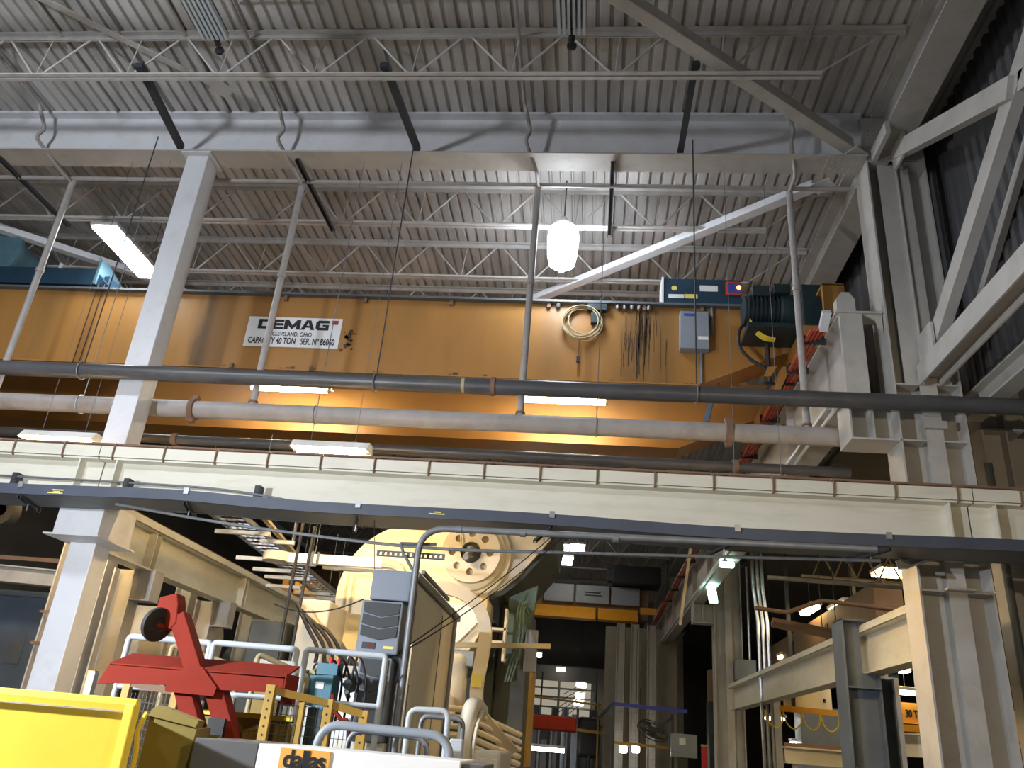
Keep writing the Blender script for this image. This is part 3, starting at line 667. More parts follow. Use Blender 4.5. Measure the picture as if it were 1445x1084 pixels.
part(cr, 'black_cable', MB().tube(smooth_path([(2.95, 14.6, 9.75), (2.76, 14.55, 9.45), (2.76, 14.55, 9.1), (2.95, 14.5, 8.8), (3.2, 14.45, 8.6), (3.28, 14.4, 8.3)]), .035, 8).tube([(3.30, 14.6, 9.2), (3.30, 14.6, 8.6)], .05, 8), 'cable_black', True)
for d in (0, .05, .1): part(cr, 'yellow_cable', MB().tube(smooth_path([(2.92, 14.3+d, 9.60), (3.02, 14.3+d, 9.40-d*.3), (3.18, 14.3+d, 9.24-d*.3), (3.4, 14.32+d, 9.18)]), .022, 7), 'cable_yellow', True)
# hoist trolley at the left
ht = thing('hoist_trolley', 'blue hoist trolley with drum on top of the crane at left', 'hoist', (-13, 16.5, ZT+.16))
part(ht, 'frame', MB().prism_y([(-15.5, 10.36), (-11.35, 10.36), (-11.25, 10.45), (-11.55, 10.78), (-15.5, 10.78)], 14.95, 15.15), 'blue_machine')
part(ht, 'frame', MB().box(-15.5, -11.4, 18.9, 19.1, 10.36, 10.78), 'blue_machine')
part(ht, 'end_plate', MB().prism_x([(14.9, 10.36), (16.6, 10.36), (16.2, 10.75), (15.15, 11.02), (14.9, 11.0)], -11.48, -11.42), 'blue_light')
part(ht, 'cross_member', MB().box(-11.5, -11.3, 15.15, 18.9, 10.4, 10.7), 'blue_machine')
part(ht, 'cross_member', MB().box(-15.4, -15.2, 15.15, 18.9, 10.4, 10.7), 'blue_machine')
part(ht, 'drum', MB().lathe([(.45, -1.6), (.62, -1.58), (.62, -1.45), (.52, -1.42), (.52, 1.0), (.62, 1.02), (.62, 1.12), (.3, 1.15)], (-14.25, 16.6, 11.25), 22, 'y'), 'blue_light', True)
part(ht, 'fitting', MB().cyl((-12.55, 15.1, 10.78), (-12.55, 15.1, 10.98), .05, 8), 'rail_white', True)
for x in (-11.35, -11.2): part(ht, 'wire_rope', MB().tube([(x, 14.93, 10.36), (x, 14.93, 8.2)], .012, 5), 'cable_black')

# ================================================================ LAMPS
def globe_lamp(x, y, z, label, s=1., em='lamp_cool'):
    t = thing('high_bay_lamp', label, 'lamp', (x, y, z), 'high bay lamps')
    part(t, 'refractor', MB().lathe([(.14*s, -.43*s), (.23*s, -.40*s), (.27*s, -.2*s), (.29*s, .15*s), (.27*s, .34*s), (.2*s, .38*s)], (x, y, z), 24), em, True)
    part(t, 'ballast_cap', MB().lathe([(.2*s, .38*s), (.18*s, .46*s), (.06*s, .5*s), (.05*s, .62*s)], (x, y, z), 18), 'fixture', True)
    part(t, 'finial', MB().lathe([(.05*s, -.55*s), (.07*s, -.5*s), (.05*s, -.43*s)], (x, y, z), 12), em, True)
    part(t, 'stem', MB().cyl((x, y, z+.6*s), (x, y, 12.68), .014, 6), 'dark_strut')
    return t
globe_lamp(-.83, 14.0, 11.02, 'glowing white high bay lamp right of centre', 1.12)
def linear_lamp(x, y0, y1, z, label, power=None, em='lamp_linear', top=12.7, wd=.34):
    t = thing('linear_lamp', label, 'lamp', (x, (y0+y1)/2, z), 'linear high bay lamps')
    part(t, 'diffuser', MB().box(x-wd/2, x+wd/2, y0, y1, z-.05, z), em, bevel=.01)
    part(t, 'housing', MB().box(x-wd/2-.03, x+wd/2+.03, y0-.03, y1+.03, z, z+.08), 'fixture', bevel=.01)
    for y in (y0+.2, y1-.2): part(t, 'hanger', MB().cyl((x, y, z+.08), (x, y, min(top, 12.68)), .006, 5), 'dark_strut')
    return t
linear_lamp(-10.62, 13.55, 15.6, 11.0, 'glowing linear lamp beside the white column at left', wd=.55)
# warm strip lights hung among the pipes
def strip(x0, x1, y, z, label, em='tube_warm', on_crane=False):
    t = thing('strip_light', label, 'strip light', ((x0+x1)/2, y, z), 'warm strip lights')
    part(t, 'tube', MB().cyl((x0+.05, y, z), (x1-.05, y, z), .062, 10), em, True)
    part(t, 'housing', MB().box(x0, x1, y-.07, y+.07, z+.06, z+.11), 'fixture')
    for x in (x0+.02, x1-.02): part(t, 'end_cap', MB().cyl((x-.03, y, z), (x+.03, y, z), .06, 10), 'fixture', True)
    if not on_crane:
        part(t, 'reflector', MB().prism_x([(y-.19, z-.01), (y-.08, z+.12), (y+.08, z+.12), (y+.19, z-.01), (y+.18, z-.012), (y+.072, z+.105), (y-.072, z+.105), (y-.18, z-.012)], x0, x1), 'label_white')
        for xe in (x0-.02, x1): part(t, 'reflector_end', MB().prism_x([(y-.19, z-.03), (y-.08, z+.12), (y+.08, z+.12), (y+.19, z-.03)], xe, xe+.02), 'label_white')
    if on_crane:
        part(t, 'shade_plate', MB().box(x0, x1, y-.30, y+.30, z+.11, z+.125), 'fixture')
        for x in (x0+.25, x1-.25): part(t, 'bracket_arm', MB().bar((x, 15.8, z+.14), (x, y+.05, z+.14), .05, .05), 'dark_strut')
        return
    for x in (x0+.25, x1-.25): part(t, 'hang_wire', MB().tube([(x, y, z+.11), (x, y, 12.70)], .005, 4), 'galv_dull')
strip(-8.34, -6.36, 17.2, 8.93, 'warm strip light under the crane below its sign', on_crane=True)
strip(-1.81, .23, 17.2, 8.91, 'warm strip light under the crane right of centre', on_crane=True)
strip(-9.64, -8.36, 12.17, 5.69, 'warm strip light at far left above the runway beam', 'tube_amber')
strip(-4.91, -3.66, 12.17, 5.74, 'warm strip light on the runway beam left of centre', 'tube_amber')
# reflector lamps of the camera's own bay, out of frame
def reflector(x, y, z, power, label, col=COOL, top=12.68):
    t = thing('reflector_lamp', label, 'lamp', (x, y, z), 'reflector high bays')
    part(t, 'shade', MB().lathe([(.42, -.02), (.40, .06), (.26, .30), (.10, .40), (.10, .55)], (x, y, z), 20), 'fixture', True)
    part(t, 'lens', MB().lathe([(.30, -.005), (.38, 0)], (x, y, z-.012), 20), 'label_white')
    part(t, 'stem', MB().cyl((x, y, z+.5), (x, y, top), .012, 6), 'dark_strut')
    lamp_light('lamp_light', (x, y, z-.05), power, col, .7, parent=t)
strip(1.9, 3.1, 12.17, 5.0, 'added warm fill strip, unseen behind the runway beam at right', 'tube_amber')  # added lamp, out of sight behind the beam, warms the right column
# open low bay lamps of the camera's bay: a shade above, light to the sides and down
def low_bay(x, y, z, power, shade, up, soft, label, col=COOL, top=12.68):
    t = thing('low_bay_lamp', label, 'lamp', (x, y, z), 'low bay lamps')
    part(t, 'shade', MB().lathe([(shade, up), (shade*.95, up+.04), (.12, up+.2), (.08, up+.35)], (x, y, z), 20), 'fixture', True)
    part(t, 'stem', MB().cyl((x, y, z+up+.3), (x, y, top), .014, 6), 'dark_strut')
    part(t, 'bulb', MB().lathe([(.02, -.05), (.06, -.02), (.06, .03), (.03, .08)], (x, y, z+up-.09), 12), 'tube_white', True)
    l = bpy.data.lights.new('lamp_light', 'POINT'); l.energy = power; l.color = col; l.shadow_soft_size = soft
    o = bpy.data.objects.new('lamp_light', l); C.objects.link(o); o.parent = t
for a in LOW_BAY: low_bay(*a)


# ================================================================ LOWER LEFT: low runway and its columns
lr = thing('low_runway', 'cream low runway beam receding behind the white column at left', 'runway', (-8.2, 22, 3.95))
part(lr, 'girder', MB().ibeam((-8.1, 12.62, 4.30), (-8.1, 36, 4.30), .72, .34, .03, .02), 'paint_cream')
part(lr, 'cap_channel', MB().channel((-8.1, 12.62, 4.76), (-8.1, 36, 4.76), .42, .12, .02), 'paint_cream')
part(lr, 'crane_rail', MB().bar((-8.1, 12.62, 4.80), (-8.1, 36, 4.80), .06, .09), 'rust')
for y in (14.1, 18.4, 23, 28):
    part(lr, 'stiffener', MB().box(-8.09, -7.94, y-.012, y+.012, 3.97, 4.63).box(-8.09, -7.94, y+.17, y+.195, 3.97, 4.63), 'paint_cream')
nm = ['just right of the white column', 'second behind the white column', 'third behind the white column', 'fourth behind the white column', 'farthest of the low runway columns at left']
for k, y in enumerate((14.2, 17.6, 21.2, 25, 29)):
    c = thing('runway_column', 'pale grey H column carrying the low runway, '+nm[k], 'column', (-8.15, y, 0), 'low runway columns')
    part(c, 'shaft', MB().ibeam((-8.35, y, 0), (-8.35, y, 3.94), .42, .34, .03, .02, (1, 0, 0)), 'paint')
    part(c, 'second_shaft', MB().ibeam((-8.9, y, 0), (-8.9, y, 4.4), .36, .34, .03, .02, (1, 0, 0)), 'paint')
    part(c, 'bracket', MB().box(-8.14, -7.78, y-.01, y+.01, 3.42, 3.94).box(-8.14, -7.76, y-.17, y+.17, 3.40, 3.42).box(-7.80, -7.77, y-.17, y+.17, 3.42, 3.94), 'paint')
# things standing in the bay beyond the low runway
t = thing('storage_tank', 'dull horizontal tank behind the low runway columns', 'tank', (-10.6, 19, 2.3))
part(t, 'shell', MB().lathe([(.1, -1.5), (.55, -1.38), (.72, -1.1), (.72, 1.6), (.55, 1.88), (.1, 2.0)], (-10.4, 18.6, 3.15), 20, 'x'), 'press_beige', True)
for x in (-11.3, -9.6): part(t, 'saddle', MB().box(x-.1, x+.1, 18.1, 19.1, 0, 2.7), 'paint')
t = thing('exhaust_blower', 'dark round blower housing behind the low runway', 'blower', (-9.8, 24, 0))
part(t, 'housing', MB().lathe([(.2, -.5), (.75, -.45), (.8, 0), (.75, .4), (.35, .5)], (-9.6, 23.4, 2.8), 20, 'x'), 'motor', True)
part(t, 'base', MB().box(-10.2, -9.0, 22.9, 23.9, 0, 2.1), 'motor', bevel=.03)
t = thing('control_room', 'grey panelled booth with dark windows at the far left', 'booth', (-14, 18.6, 0))
part(t, 'wall', MB().box(-16.5, -12.3, 18, 20.5, 0, 3.80), 'steel_blue')
for x in (-13.75, -12.95): part(t, 'window', MB().box(x, x+.36, 17.97, 18.0, 2.35, 2.95), 'panel_dark')
part(t, 'roof_edge', MB().box(-16.6, -12.2, 17.9, 20.6, 3.80, 3.92), 'panel_dark')
t = thing('tie_beam', 'pale beam with toothed upper edge at far left', 'beam', (-13, 16.5, 4.0))
part(t, 'beam', MB().ibeam((-16, 16.5, 4.16), (-10.9, 16.5, 4.02), .34, .30, .03, .02), 'paint')
part(t, 'rack', MB().box(-16, -10.9, 16.3, 16.34, 4.34, 4.42), 'rust')
t = thing('side_column', 'slim pale column left of the white column', 'column', (-9.75, 14.5, 0))
part(t, 'shaft', MB().ibeam((-9.72, 14.5, 0), (-9.72, 14.5, 4.6), .30, .30, .03, .02, (1, 0, 0)), 'paint')
part(t, 'cable_loop', MB().tube(smooth_path([(-9.4, 14.3, 3.4), (-9.55, 14.25, 3.1), (-9.5, 14.25, 2.8), (-9.3, 14.3, 2.75)]), .03, 6).tube([(-9.38, 14.4, .3), (-9.38, 14.4, 4.3)], .05, 8), 'cable_black', True)
part(t, 'clamp', MB().box(-9.9, -9.2, 14.28, 14.33, 2.55, 2.60).box(-9.9, -9.2, 14.28, 14.33, 3.1, 3.14), 'rust')
t = thing('warning_beacon', 'orange-lit round beacon at the left edge under the tray', 'beacon', (-10.2, 13, 4.65))
part(t, 'rim', MB().lathe([(.20, -.05), (.27, -.05), (.27, .15), (.1, .25)], (-10.28, 13, 4.62), 18, 'y'), 'black', True)
part(t, 'lens', MB().lathe([(.12, -.04), (.18, 0)], (-10.28, 12.99, 4.62), 16, 'y'), 'crane_far', True)
part(t, 'bracket', MB().bar((-10.28, 13.1, 4.8), (-10.28, 11.95, 5.0), .04, .04), 'dark_strut')
# orange end truck on the low runway
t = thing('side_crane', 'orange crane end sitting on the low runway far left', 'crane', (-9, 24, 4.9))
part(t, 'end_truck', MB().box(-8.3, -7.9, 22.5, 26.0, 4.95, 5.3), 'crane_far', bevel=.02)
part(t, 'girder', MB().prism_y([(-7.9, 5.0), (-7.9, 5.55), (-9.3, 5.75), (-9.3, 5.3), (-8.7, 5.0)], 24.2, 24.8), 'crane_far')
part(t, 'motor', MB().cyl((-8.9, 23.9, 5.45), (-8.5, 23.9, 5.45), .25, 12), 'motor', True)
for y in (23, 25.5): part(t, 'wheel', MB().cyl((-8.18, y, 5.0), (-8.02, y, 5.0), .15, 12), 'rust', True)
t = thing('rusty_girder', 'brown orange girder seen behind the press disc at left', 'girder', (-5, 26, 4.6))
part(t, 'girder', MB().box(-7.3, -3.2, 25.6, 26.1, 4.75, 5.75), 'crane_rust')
part(t, 'hanger', MB().box(-6.9, -6.8, 25.7, 25.8, 5.75, 12.72).box(-3.6, -3.5, 25.7, 25.8, 5.75, 12.72), 'dark_strut')

# ladder trays on trapeze bars, coming in from behind the runway beam
lt = thing('ladder_tray', 'steel ladder cable tray on white cross bars left of the press', 'cable tray', (-6.2, 16, 4.6))
for dx in (-.28, .28):
    part(lt, 'side_rail', MB().bar((-6.28+dx, 12.7, 4.84), (-6.55+dx, 21.2, 4.62), .03, .09), 'galv_dull')
for k in range(30):
    y = 12.9+.28*k; f_ = (y-12.7)/8.5
    part(lt, 'rung', MB().bar((-6.56-.27*f_, y, 4.82-.22*f_), (-6.0-.27*f_, y, 4.82-.22*f_), .03, .03), 'galv')
part(lt, 'flat_bar', MB().bar((-5.52, 12.6, 4.80), (-6.0, 16.6, 4.68), .10, .05), 'cable_cream')
for k in range(3): part(lt, 'cable', MB().tube([(-6.42+.1*k, 12.7, 4.87), (-6.7+.1*k, 21.2, 4.65)], .018, 5), 'cable_black')
for x0, x1, y, z in ((-6.05, -5.60, 12.9, 4.72), (-6.62, -5.62, 13.6, 4.58), (-6.06, -5.42, 14.3, 4.60), (-6.9, -5.78, 15.3, 4.46), (-6.25, -5.50, 15.9, 4.53), (-6.9, -6.1, 16.2, 4.42), (-6.95, -5.95, 17, 4.42), (-7.2, -6.4, 17.8, 4.36), (-6.95, -6.1, 19, 4.44), (-7.1, -6.2, 20, 4.46)):
    part(lt, 'cross_bar', MB().box(x0, x1, y-.035, y+.035, z, z+.07), 'rail_white')
    part(lt, 'hang_rod', MB().cyl((x1-.05, y, z+.07), (x1-.05, y, z+1.5), .008, 5), 'galv_dull')
for x, y in ((-4.86, 13.0), (-4.72, 13.2)): solo('cable_drop', MB().tube([(x, y, 1.2), (x+.02, y, 4.7)], .028, 6), 'cable_black', 'black vertical cable bundle left of the press, '+('nearer one' if y < 13.1 else 'farther one'), 'cable', smooth=True)
t = thing('tray_support', 'grey pipe stand holding the ladder tray end by the press', 'stand', (-5.6, 18.5, 0))
part(t, 'post', MB().cyl((-5.95, 18.4, 0), (-5.95, 18.4, 4.25), .05, 10), 'galv', True)
part(t, 'post', MB().cyl((-5.25, 18.4, 0), (-5.25, 18.4, 4.2), .05, 10), 'galv', True)
part(t, 'cross_pipe', MB().cyl((-6.2, 18.4, 4.28), (-4.9, 18.4, 4.25), .06, 10), 'galv', True)
part(t, 'brace', MB().cyl((-5.95, 18.4, 2.6), (-5.25, 18.4, 1.9), .025, 8), 'galv_dull', True)
# bright white cable duct in front of the disc
wd = thing('cable_duct', 'bright white horizontal cable duct in front of the press disc', 'duct', (-4.6, 14.000, 4.300))
part(wd, 'trough', MB().box(-5.40, -3.66, 14.000, 14.150, 4.230, 4.400), 'machine_white', bevel=.01)
part(wd, 'side_duct', MB().tube(fillet([(-3.66, 14.070, 4.315), (-3.35, 14.070, 4.300), (-3.15, 14.070, 3.850)], .15), .085, 8), 'press_beige')
part(wd, 'round_box', MB().lathe([(.26, -.08), (.26, .08)], (-5.6, 14.100, 4.320), 16, 'z'), 'press_beige', True)
part(wd, 'joint_clip', MB().box(-4.97, -4.90, 13.970, 14.000, 4.200, 4.430).box(-4.84, -4.80, 13.970, 14.000, 4.200, 4.430), 'panel_dark')
part(wd, 'ladder_edge', MB().box(-4.7, -3.4, 13.960, 14.020, 4.140, 4.190), 'panel_dark')
for k in range(5): part(wd, 'rung', MB().box(-4.62+.26*k, -4.44+.26*k, 14.000, 14.150, 4.155, 4.175), 'machine_white')
part(wd, 'warning_tag', MB().prism_y([(-3.30, 4.160), (-3.02, 3.930), (-3.28, 3.930)], 13.940, 13.960), 'label_yellow')

# ================================================================ THE PRESS
pr = thing('stamping_press', 'huge cream stamping press with round flywheel guard and holed hub', 'press', (-2.5, 17, 0))
def circle(cx, cz, r, a0, a1, n): return [(cx+r*math.cos(math.radians(a0+(a1-a0)*i/n)), cz+r*math.sin(math.radians(a0+(a1-a0)*i/n))) for i in range(n+1)]
part(pr, 'flywheel_guard', MB().prism_y(circle(-3.28, 3.87, 1.42, 0, 354, 60), 15.0, 16.1), 'press_cream', smooth=True)
crown = [(-3.0, 5.9), (-.70, 5.75), (-.78, 5.18), (-1.05, 4.83), (-1.35, 4.45), (-1.65, 4.18), (-2.0, 4.02), (-2.35, 3.97), (-2.75, 4.05), (-3.0, 4.3)]
part(pr, 'crown', MB().prism_y(crown, 15.15, 18.4), 'press_beige')
part(pr, 'crown_lip', MB().prism_y([(-.70, 5.75), (-.62, 5.75), (-.70, 5.14), (-.98, 4.77), (-1.28, 4.40), (-1.6, 4.11), (-2.0, 3.94), (-2.0, 4.02), (-1.65, 4.18), (-1.35, 4.45), (-1.05, 4.83), (-.78, 5.18)], 15.25, 18.4), 'press_dark')
hb = part(pr, 'hub_base', MB().lathe([(.80, .0), (.80, -.10), (.74, -.14), (.70, -.14), (.70, -.28), (.64, -.32)], (-2.30, 15.12, 4.77), 40, 'y'), 'press_cream', True)
# hub disc with eight real holes
def holed_disc(cx, cz, R, y0, y1, nh, rh, rr, inner):
    bm = bmesh.new(); n = 48
    def ring(r, y, c=(0, 0), m=n): return [bm.verts.new((cx+c[0]+r*math.cos(2*math.pi*i/m), y, cz+c[1]+r*math.sin(2*math.pi*i/m))) for i in range(m)]
    loops = [(R, (0, 0), n), (inner, (0, 0), 32)]+[(rh, (rr*math.cos(2*math.pi*k/nh+.02), rr*math.sin(2*math.pi*k/nh+.02)), 16) for k in range(nh)]
    fr, bk = [], []
    for r, c, m in loops:
        a, b = ring(r, y0, c, m), ring(r, y1, c, m); fr.append(a); bk.append(b)
        for i in range(m): bm.faces.new((a[i], a[(i+1) % m], b[(i+1) % m], b[i]))
    es = [bm.edges.get((a[i], a[(i+1) % len(a)])) for a in fr for i in range(len(a))]
    bmesh.ops.triangle_fill(bm, use_beauty=True, use_dissolve=False, edges=es)
    bmesh.ops.recalc_face_normals(bm, faces=bm.faces)
    mb = MB(); bm.verts.index_update(); mb.v = [tuple(v.co) for v in bm.verts]; mb.f = [tuple(v.index for v in f.verts) for f in bm.faces]; bm.free(); return mb
part(pr, 'hub_disc', holed_disc(-2.20, 4.74, .545, 14.66, 14.84, 8, .066, .35, .195), 'press_beige')
part(pr, 'hub_backing', MB().lathe([(.54, -.02), (.54, 0)], (-2.20, 14.86, 4.74), 40, 'y'), 'press_dark')
part(pr, 'shaft_end', MB().lathe([(.10, -.20), (.17, -.12), (.19, 0)], (-2.20, 14.86, 4.74), 20, 'y'), 'machine_grey', True)
part(pr, 'rotary_joint', MB().cyl((-2.20, 14.45, 4.76), (-2.20, 14.66, 4.76), .06, 10).cyl((-2.25, 14.45, 4.62), (-2.18, 14.46, 4.78), .045, 8).cyl((-2.25, 14.40, 4.60), (-2.25, 14.5, 4.60), .055, 10), 'galv_dull', True)
part(pr, 'grease_line', MB().tube(smooth_path([(-2.48, 14.6, 5.2), (-2.42, 14.58, 5.05), (-2.36, 14.6, 4.8)]), .014, 6), 'press_beige', True)
part(pr, 'lower_guard', MB().prism_y([(-2.85, 3.86), (-2.1, 3.82), (-1.98, 3.55), (-2.6, 2.86), (-2.85, 3.1)], 14.9, 15.4), 'machine_white')
part(pr, 'upright', MB().box(-3.3, -2.45, 15.6, 18.4, 0, 4.0), 'press_beige', bevel=.03)
part(pr, 'upright', MB().box(-1.75, -1.15, 16.2, 18.4, 0, 4.1), 'press_dark', bevel=.03)
part(pr, 'slide', MB().box(-2.45, -1.75, 15.9, 18.2, 1.2, 3.6), 'press_dark')
part(pr, 'air_tank', MB().lathe([(.05, -.32), (.2, -.27), (.24, -.18), (.24, .5), (.2, .58), (.05, .62)], (-2.28, 14.6, 2.35), 16, 'z'), 'press_beige', True)
part(pr, 'air_tank', MB().lathe([(.08, -.30), (.24, -.22), (.28, 0), (.24, .22), (.08, .30)], (-2.42, 14.3, 2.0), 16, 'z'), 'press_beige', True)
part(pr, 'valve_box', MB().box(-2.45, -1.95, 14.5, 14.9, 2.75, 3.0), 'panel_grey', bevel=.01)
part(pr, 'side_guard', MB().prism_y([(-1.50, 4.10), (-.98, 4.35), (-1.02, 3.9), (-1.15, 3.5), (-1.5, 2.9)], 15.4, 15.6), 'press_green')
for k in range(3): part(pr, 'coolant_hose', MB().tube(smooth_path([(-1.2+.05*k, 15.3, 4.2-.2*k), (-1.3+.05*k, 15.25, 3.9), (-1.32+.06*k, 15.25, 3.3), (-1.45+.05*k, 15.3, 2.6)]), .02, 6), 'press_green', True)
part(pr, 'panel', MB().box(-1.16, -.92, 15.45, 15.5, 2.8, 3.55), 'ac_grey', bevel=.02)
part(pr, 'step_bracket', MB().box(-1.85, -1.45, 14.8, 15.1, 3.42, 3.46).box(-1.82, -1.48, 14.8, 15.1, 3.20, 3.24).box(-1.5, -1.46, 14.8, 15.1, 2.9, 3.8), 'press_beige')
sc_ = part(pr, 'sensor_bar', MB().bar((-3.1, 14.1, 3.0), (-.62, 14.1, 3.13), .07, .08), 'cable_cream')
part(pr, 'yellow_guard', MB().box(-1.36, -1.10, 17.2, 18.6, 1.2, 3.1), 'post_yellow')
part(pr, 'red_table', MB().box(-1.2, -.2, 20, 21, 1.95, 2.25), 'red_paint', bevel=.02)
# wrapped cable duct running over the press side
sd = thing('curved_duct', 'pale curved cable duct bending down the press side', 'duct', (-1.7, 13.5, 2))
path2 = smooth_path([(-2.75, 13.5, 3.86), (-2.45, 13.5, 3.87), (-2.1, 13.5, 3.80), (-1.80, 13.5, 3.58), (-1.66, 13.5, 3.22), (-1.68, 13.5, 2.8), (-1.72, 13.5, 2.35), (-1.66, 13.6, 2.02), (-1.42, 14.2, 1.72), (-1.2, 15.2, 1.45)], 4)
mb = MB(); n = len(path2)
for i, p in enumerate(path2):
    d = (path2[min(i+1, n-1)]-path2[max(i-1, 0)]).normalized(); nrm = d.cross(Vector((0, 1, 0))).normalized()
    for a, b in ((-.10, -.08), (.10, -.08), (.10, .08), (-.10, .08)): mb.v.append(tuple(p+nrm*a+Vector((0, 1, 0))*b))
for i in range(n-1):
    for k in range(4):
        q = i*4+k; r = i*4+(k+1) % 4; mb.f.append((q, r, r+4, q+4))
mb.f += [(3, 2, 1, 0), tuple((n-1)*4+k for k in range(4))]
part(sd, 'duct_run', mb, 'press_beige')
part(sd, 'label', MB().box(-1.80, -1.64, 13.41, 13.42, 2.36, 2.56), 'label_yellow')
part(sd, 'hazard_mark', MB().box(-2.80, -2.70, 13.41, 13.42, 3.82, 3.92), 'label_yellow')
# bundle of cream hoses beyond the handrail
for k in range(6):
    z = 1.98-.12*k
    solo('cream_hose', MB().tube(smooth_path([(-2.1, 12.9, z+.03), (-1.75, 13.2, z+.02), (-1.45, 14.2, z-.10), (-1.15, 15.8, z-.22)]), .045, 8), 'press_beige', 'cream hose %s in the bundle beside the curved duct' % ['topmost', 'second from top', 'third from top', 'fourth from top', 'fifth from top', 'lowest'][k], 'hose', 'cream hoses', True)
t = pipe_thing('beige_pipe', smooth_path([(-1.00, 8.3, 1.86), (-1.04, 8.05, 1.90), (-1.07, 8.0, 1.80), (-1.09, 8.0, 1.55), (-1.09, 8.0, .9), (-1.09, 8.0, .05)], 5), .075, 'press_beige', 'beige bent pipe standing right of the handrail')
part(t, 'base', MB().cyl((-1.09, 8, 0), (-1.09, 8, .05), .14, 12), 'press_beige', True)
part(t, 'thin_tube', MB().tube(smooth_path([(-.96, 8.1, 1.86), (-.98, 7.95, 1.7), (-.99, 7.95, 1.5), (-.93, 7.95, 1.35), (-.93, 7.95, .4)]), .018, 6), 'press_beige', True)
t = thing('beige_cabinet', 'low beige cabinet at the bottom centre', 'cabinet', (-.9, 8.6, 0))
part(t, 'body', MB().box(-1.06, -.78, 8.4, 9.6, 0, 1.52), 'press_beige', bevel=.03)
part(t, 'trim', MB().box(-1.04, -.80, 8.38, 8.4, .1, 1.45), 'press_beige', bevel=.005)

# ================================================================ CONTROL ENCLOSURE WITH COOLERS
en = thing('control_enclosure', 'tall tan control enclosure with two grille coolers', 'enclosure', (-2.2, 10.5, 0))
part(en, 'cabinet', MB().box(-2.38, -1.97, 9.02, 12.45, 0, 3.20), 'enclosure', bevel=.01)
part(en, 'top_rail', MB().bar((-1.95, 9.05, 3.24), (-1.95, 12.4, 3.24), .06, .08).bar((-1.93, 9.3, 3.33), (-1.93, 11.2, 3.33), .04, .04), 'galv_dull')
part(en, 'door_seam', MB().box(-1.968, -1.962, 9.25, 9.27, .1, 3.1), 'panel_dark')
part(en, 'door_seam', MB().box(-1.968, -1.962, 11.1, 11.12, .1, 3.1), 'panel_dark')
part(en, 'corner_conduit', MB().tube(fillet([(-1.93, 11.6, 3.26), (-1.93, 12.0, 3.22), (-1.93, 12.0, .3)], .12), .03, 8), 'galv_dull', True)
part(en, 'vent_slot', MB().box(-1.968, -1.94, 9.10, 9.34, 1.45, 2.10), 'panel_dark')
part(en, 'duct_box', MB().box(-2.36, -1.925, 8.72, 9.02, 2.90, 3.22), 'ac_grey', bevel=.012)
def cooler(x0, x1, z0, z1, zg0):
    p = part(en, 'cooler', MB().box(x0, x1, 8.70, 9.02, z0, z1), 'ac_grey', bevel=.015)
    xm = (x0+x1)/2; zz = [zg0+(z1-.02-zg0)*k/3 for k in range(4)]
    for k in range(3):
        part(p, 'grille', MB().prism_y([(x0+.03, zz[k]+.012), (xm, zz[k]-.028), (x1-.03, zz[k]+.012), (x1-.03, zz[k+1]), (xm, zz[k+1]-.04 if k < 2 else zz[k+1]), (x0+.03, zz[k+1])], 8.685, 8.70), 'grille')
    return p
ck = cooler(-2.425, -1.978, 2.345, 2.885, 2.51)
part(ck, 'display', MB().box(-2.36, -2.22, 8.692, 8.70, 2.39, 2.455), 'black')
part(ck, 'display_digits', MB().box(-2.30, -2.27, 8.689, 8.692, 2.41, 2.435), 'led_dim')
part(ck, 'nameplate', MB().box(-2.13, -2.02, 8.695, 8.70, 2.40, 2.425), 'label_yellow')
cooler(-2.37, -2.02, 1.50, 2.31, 1.84)
part(en, 'base_stack', MB().box(-2.50, -2.0, 8.74, 9.02, 0, 1.5), 'paint_cream', bevel=.01)
for k in range(3): part(en, 'riser_conduit', MB().cyl((-1.99+.045*k, 8.90+.05*k, 0), (-1.99+.045*k, 8.90+.05*k, 2.3+.1*k), .022, 8), 'galv', True)
part(en, 'hose', MB().tube(smooth_path([(-2.02, 8.8, 2.32), (-1.94, 8.75, 2.30), (-1.92, 8.75, 2.18), (-1.96, 8.8, 2.1)]), .03, 7), 'cable_black', True)
# large conduit rising beside it and running right
bc = pipe_thing('bent_conduit', fillet([(-1.86, 8.65, 0), (-1.88, 8.65, 3.69), (2.95, 8.65, 3.74)], .30, 9), .036, 'galv_dull', 'grey conduit rising by the coolers and bending to the right', n=12)
for x in (-1.45, -.75, .25): part(bc, 'coupling', MB().cyl((x-.03, 8.65, 3.695), (x+.03, 8.65, 3.695), .043, 12), 'galv_dull', True)
part(bc, 'perforated_strut', MB().box(-2.36, -1.60, 8.74, 8.78, 3.375, 3.385).box(-2.36, -1.60, 8.74, 8.78, 3.425, 3.435), 'panel_dark')
sm_ = MB()
for k in range(14): sm_.box(-2.36+.0565*k, -2.335+.0565*k, 8.745, 8.775, 3.385, 3.425)
part(bc, 'strut_webs', sm_, 'panel_dark', kind='stuff')
part(bc, 'strut_brace', MB().tube([(-2.10, 8.72, 3.52), (-2.06, 8.72, 3.42), (-1.86, 8.66, 3.15)], .016, 6).tube([(-2.10, 8.72, 3.52), (-1.7, 8.72, 3.53)], .016, 6), 'panel_dark')
pipe_thing('long_conduit', smooth_path([(-6.9, 10.9, 4.32), (-4.8, 10.9, 4.10), (-2.3, 10.9, 3.96), (0, 10.9, 4.02), (3.75, 10.9, 4.15)], 6), .022, 'galv_dull', 'thin sagging conduit stretched below the cable tray', n=8)
pipe_thing('support_wire', sag((-.45, 11.2, 4.40), (-2.0, 8.75, 2.36), .06), .007, 'cable_black', 'thin black wire sloping from tray to cooler, upper one', 'wire', n=5)
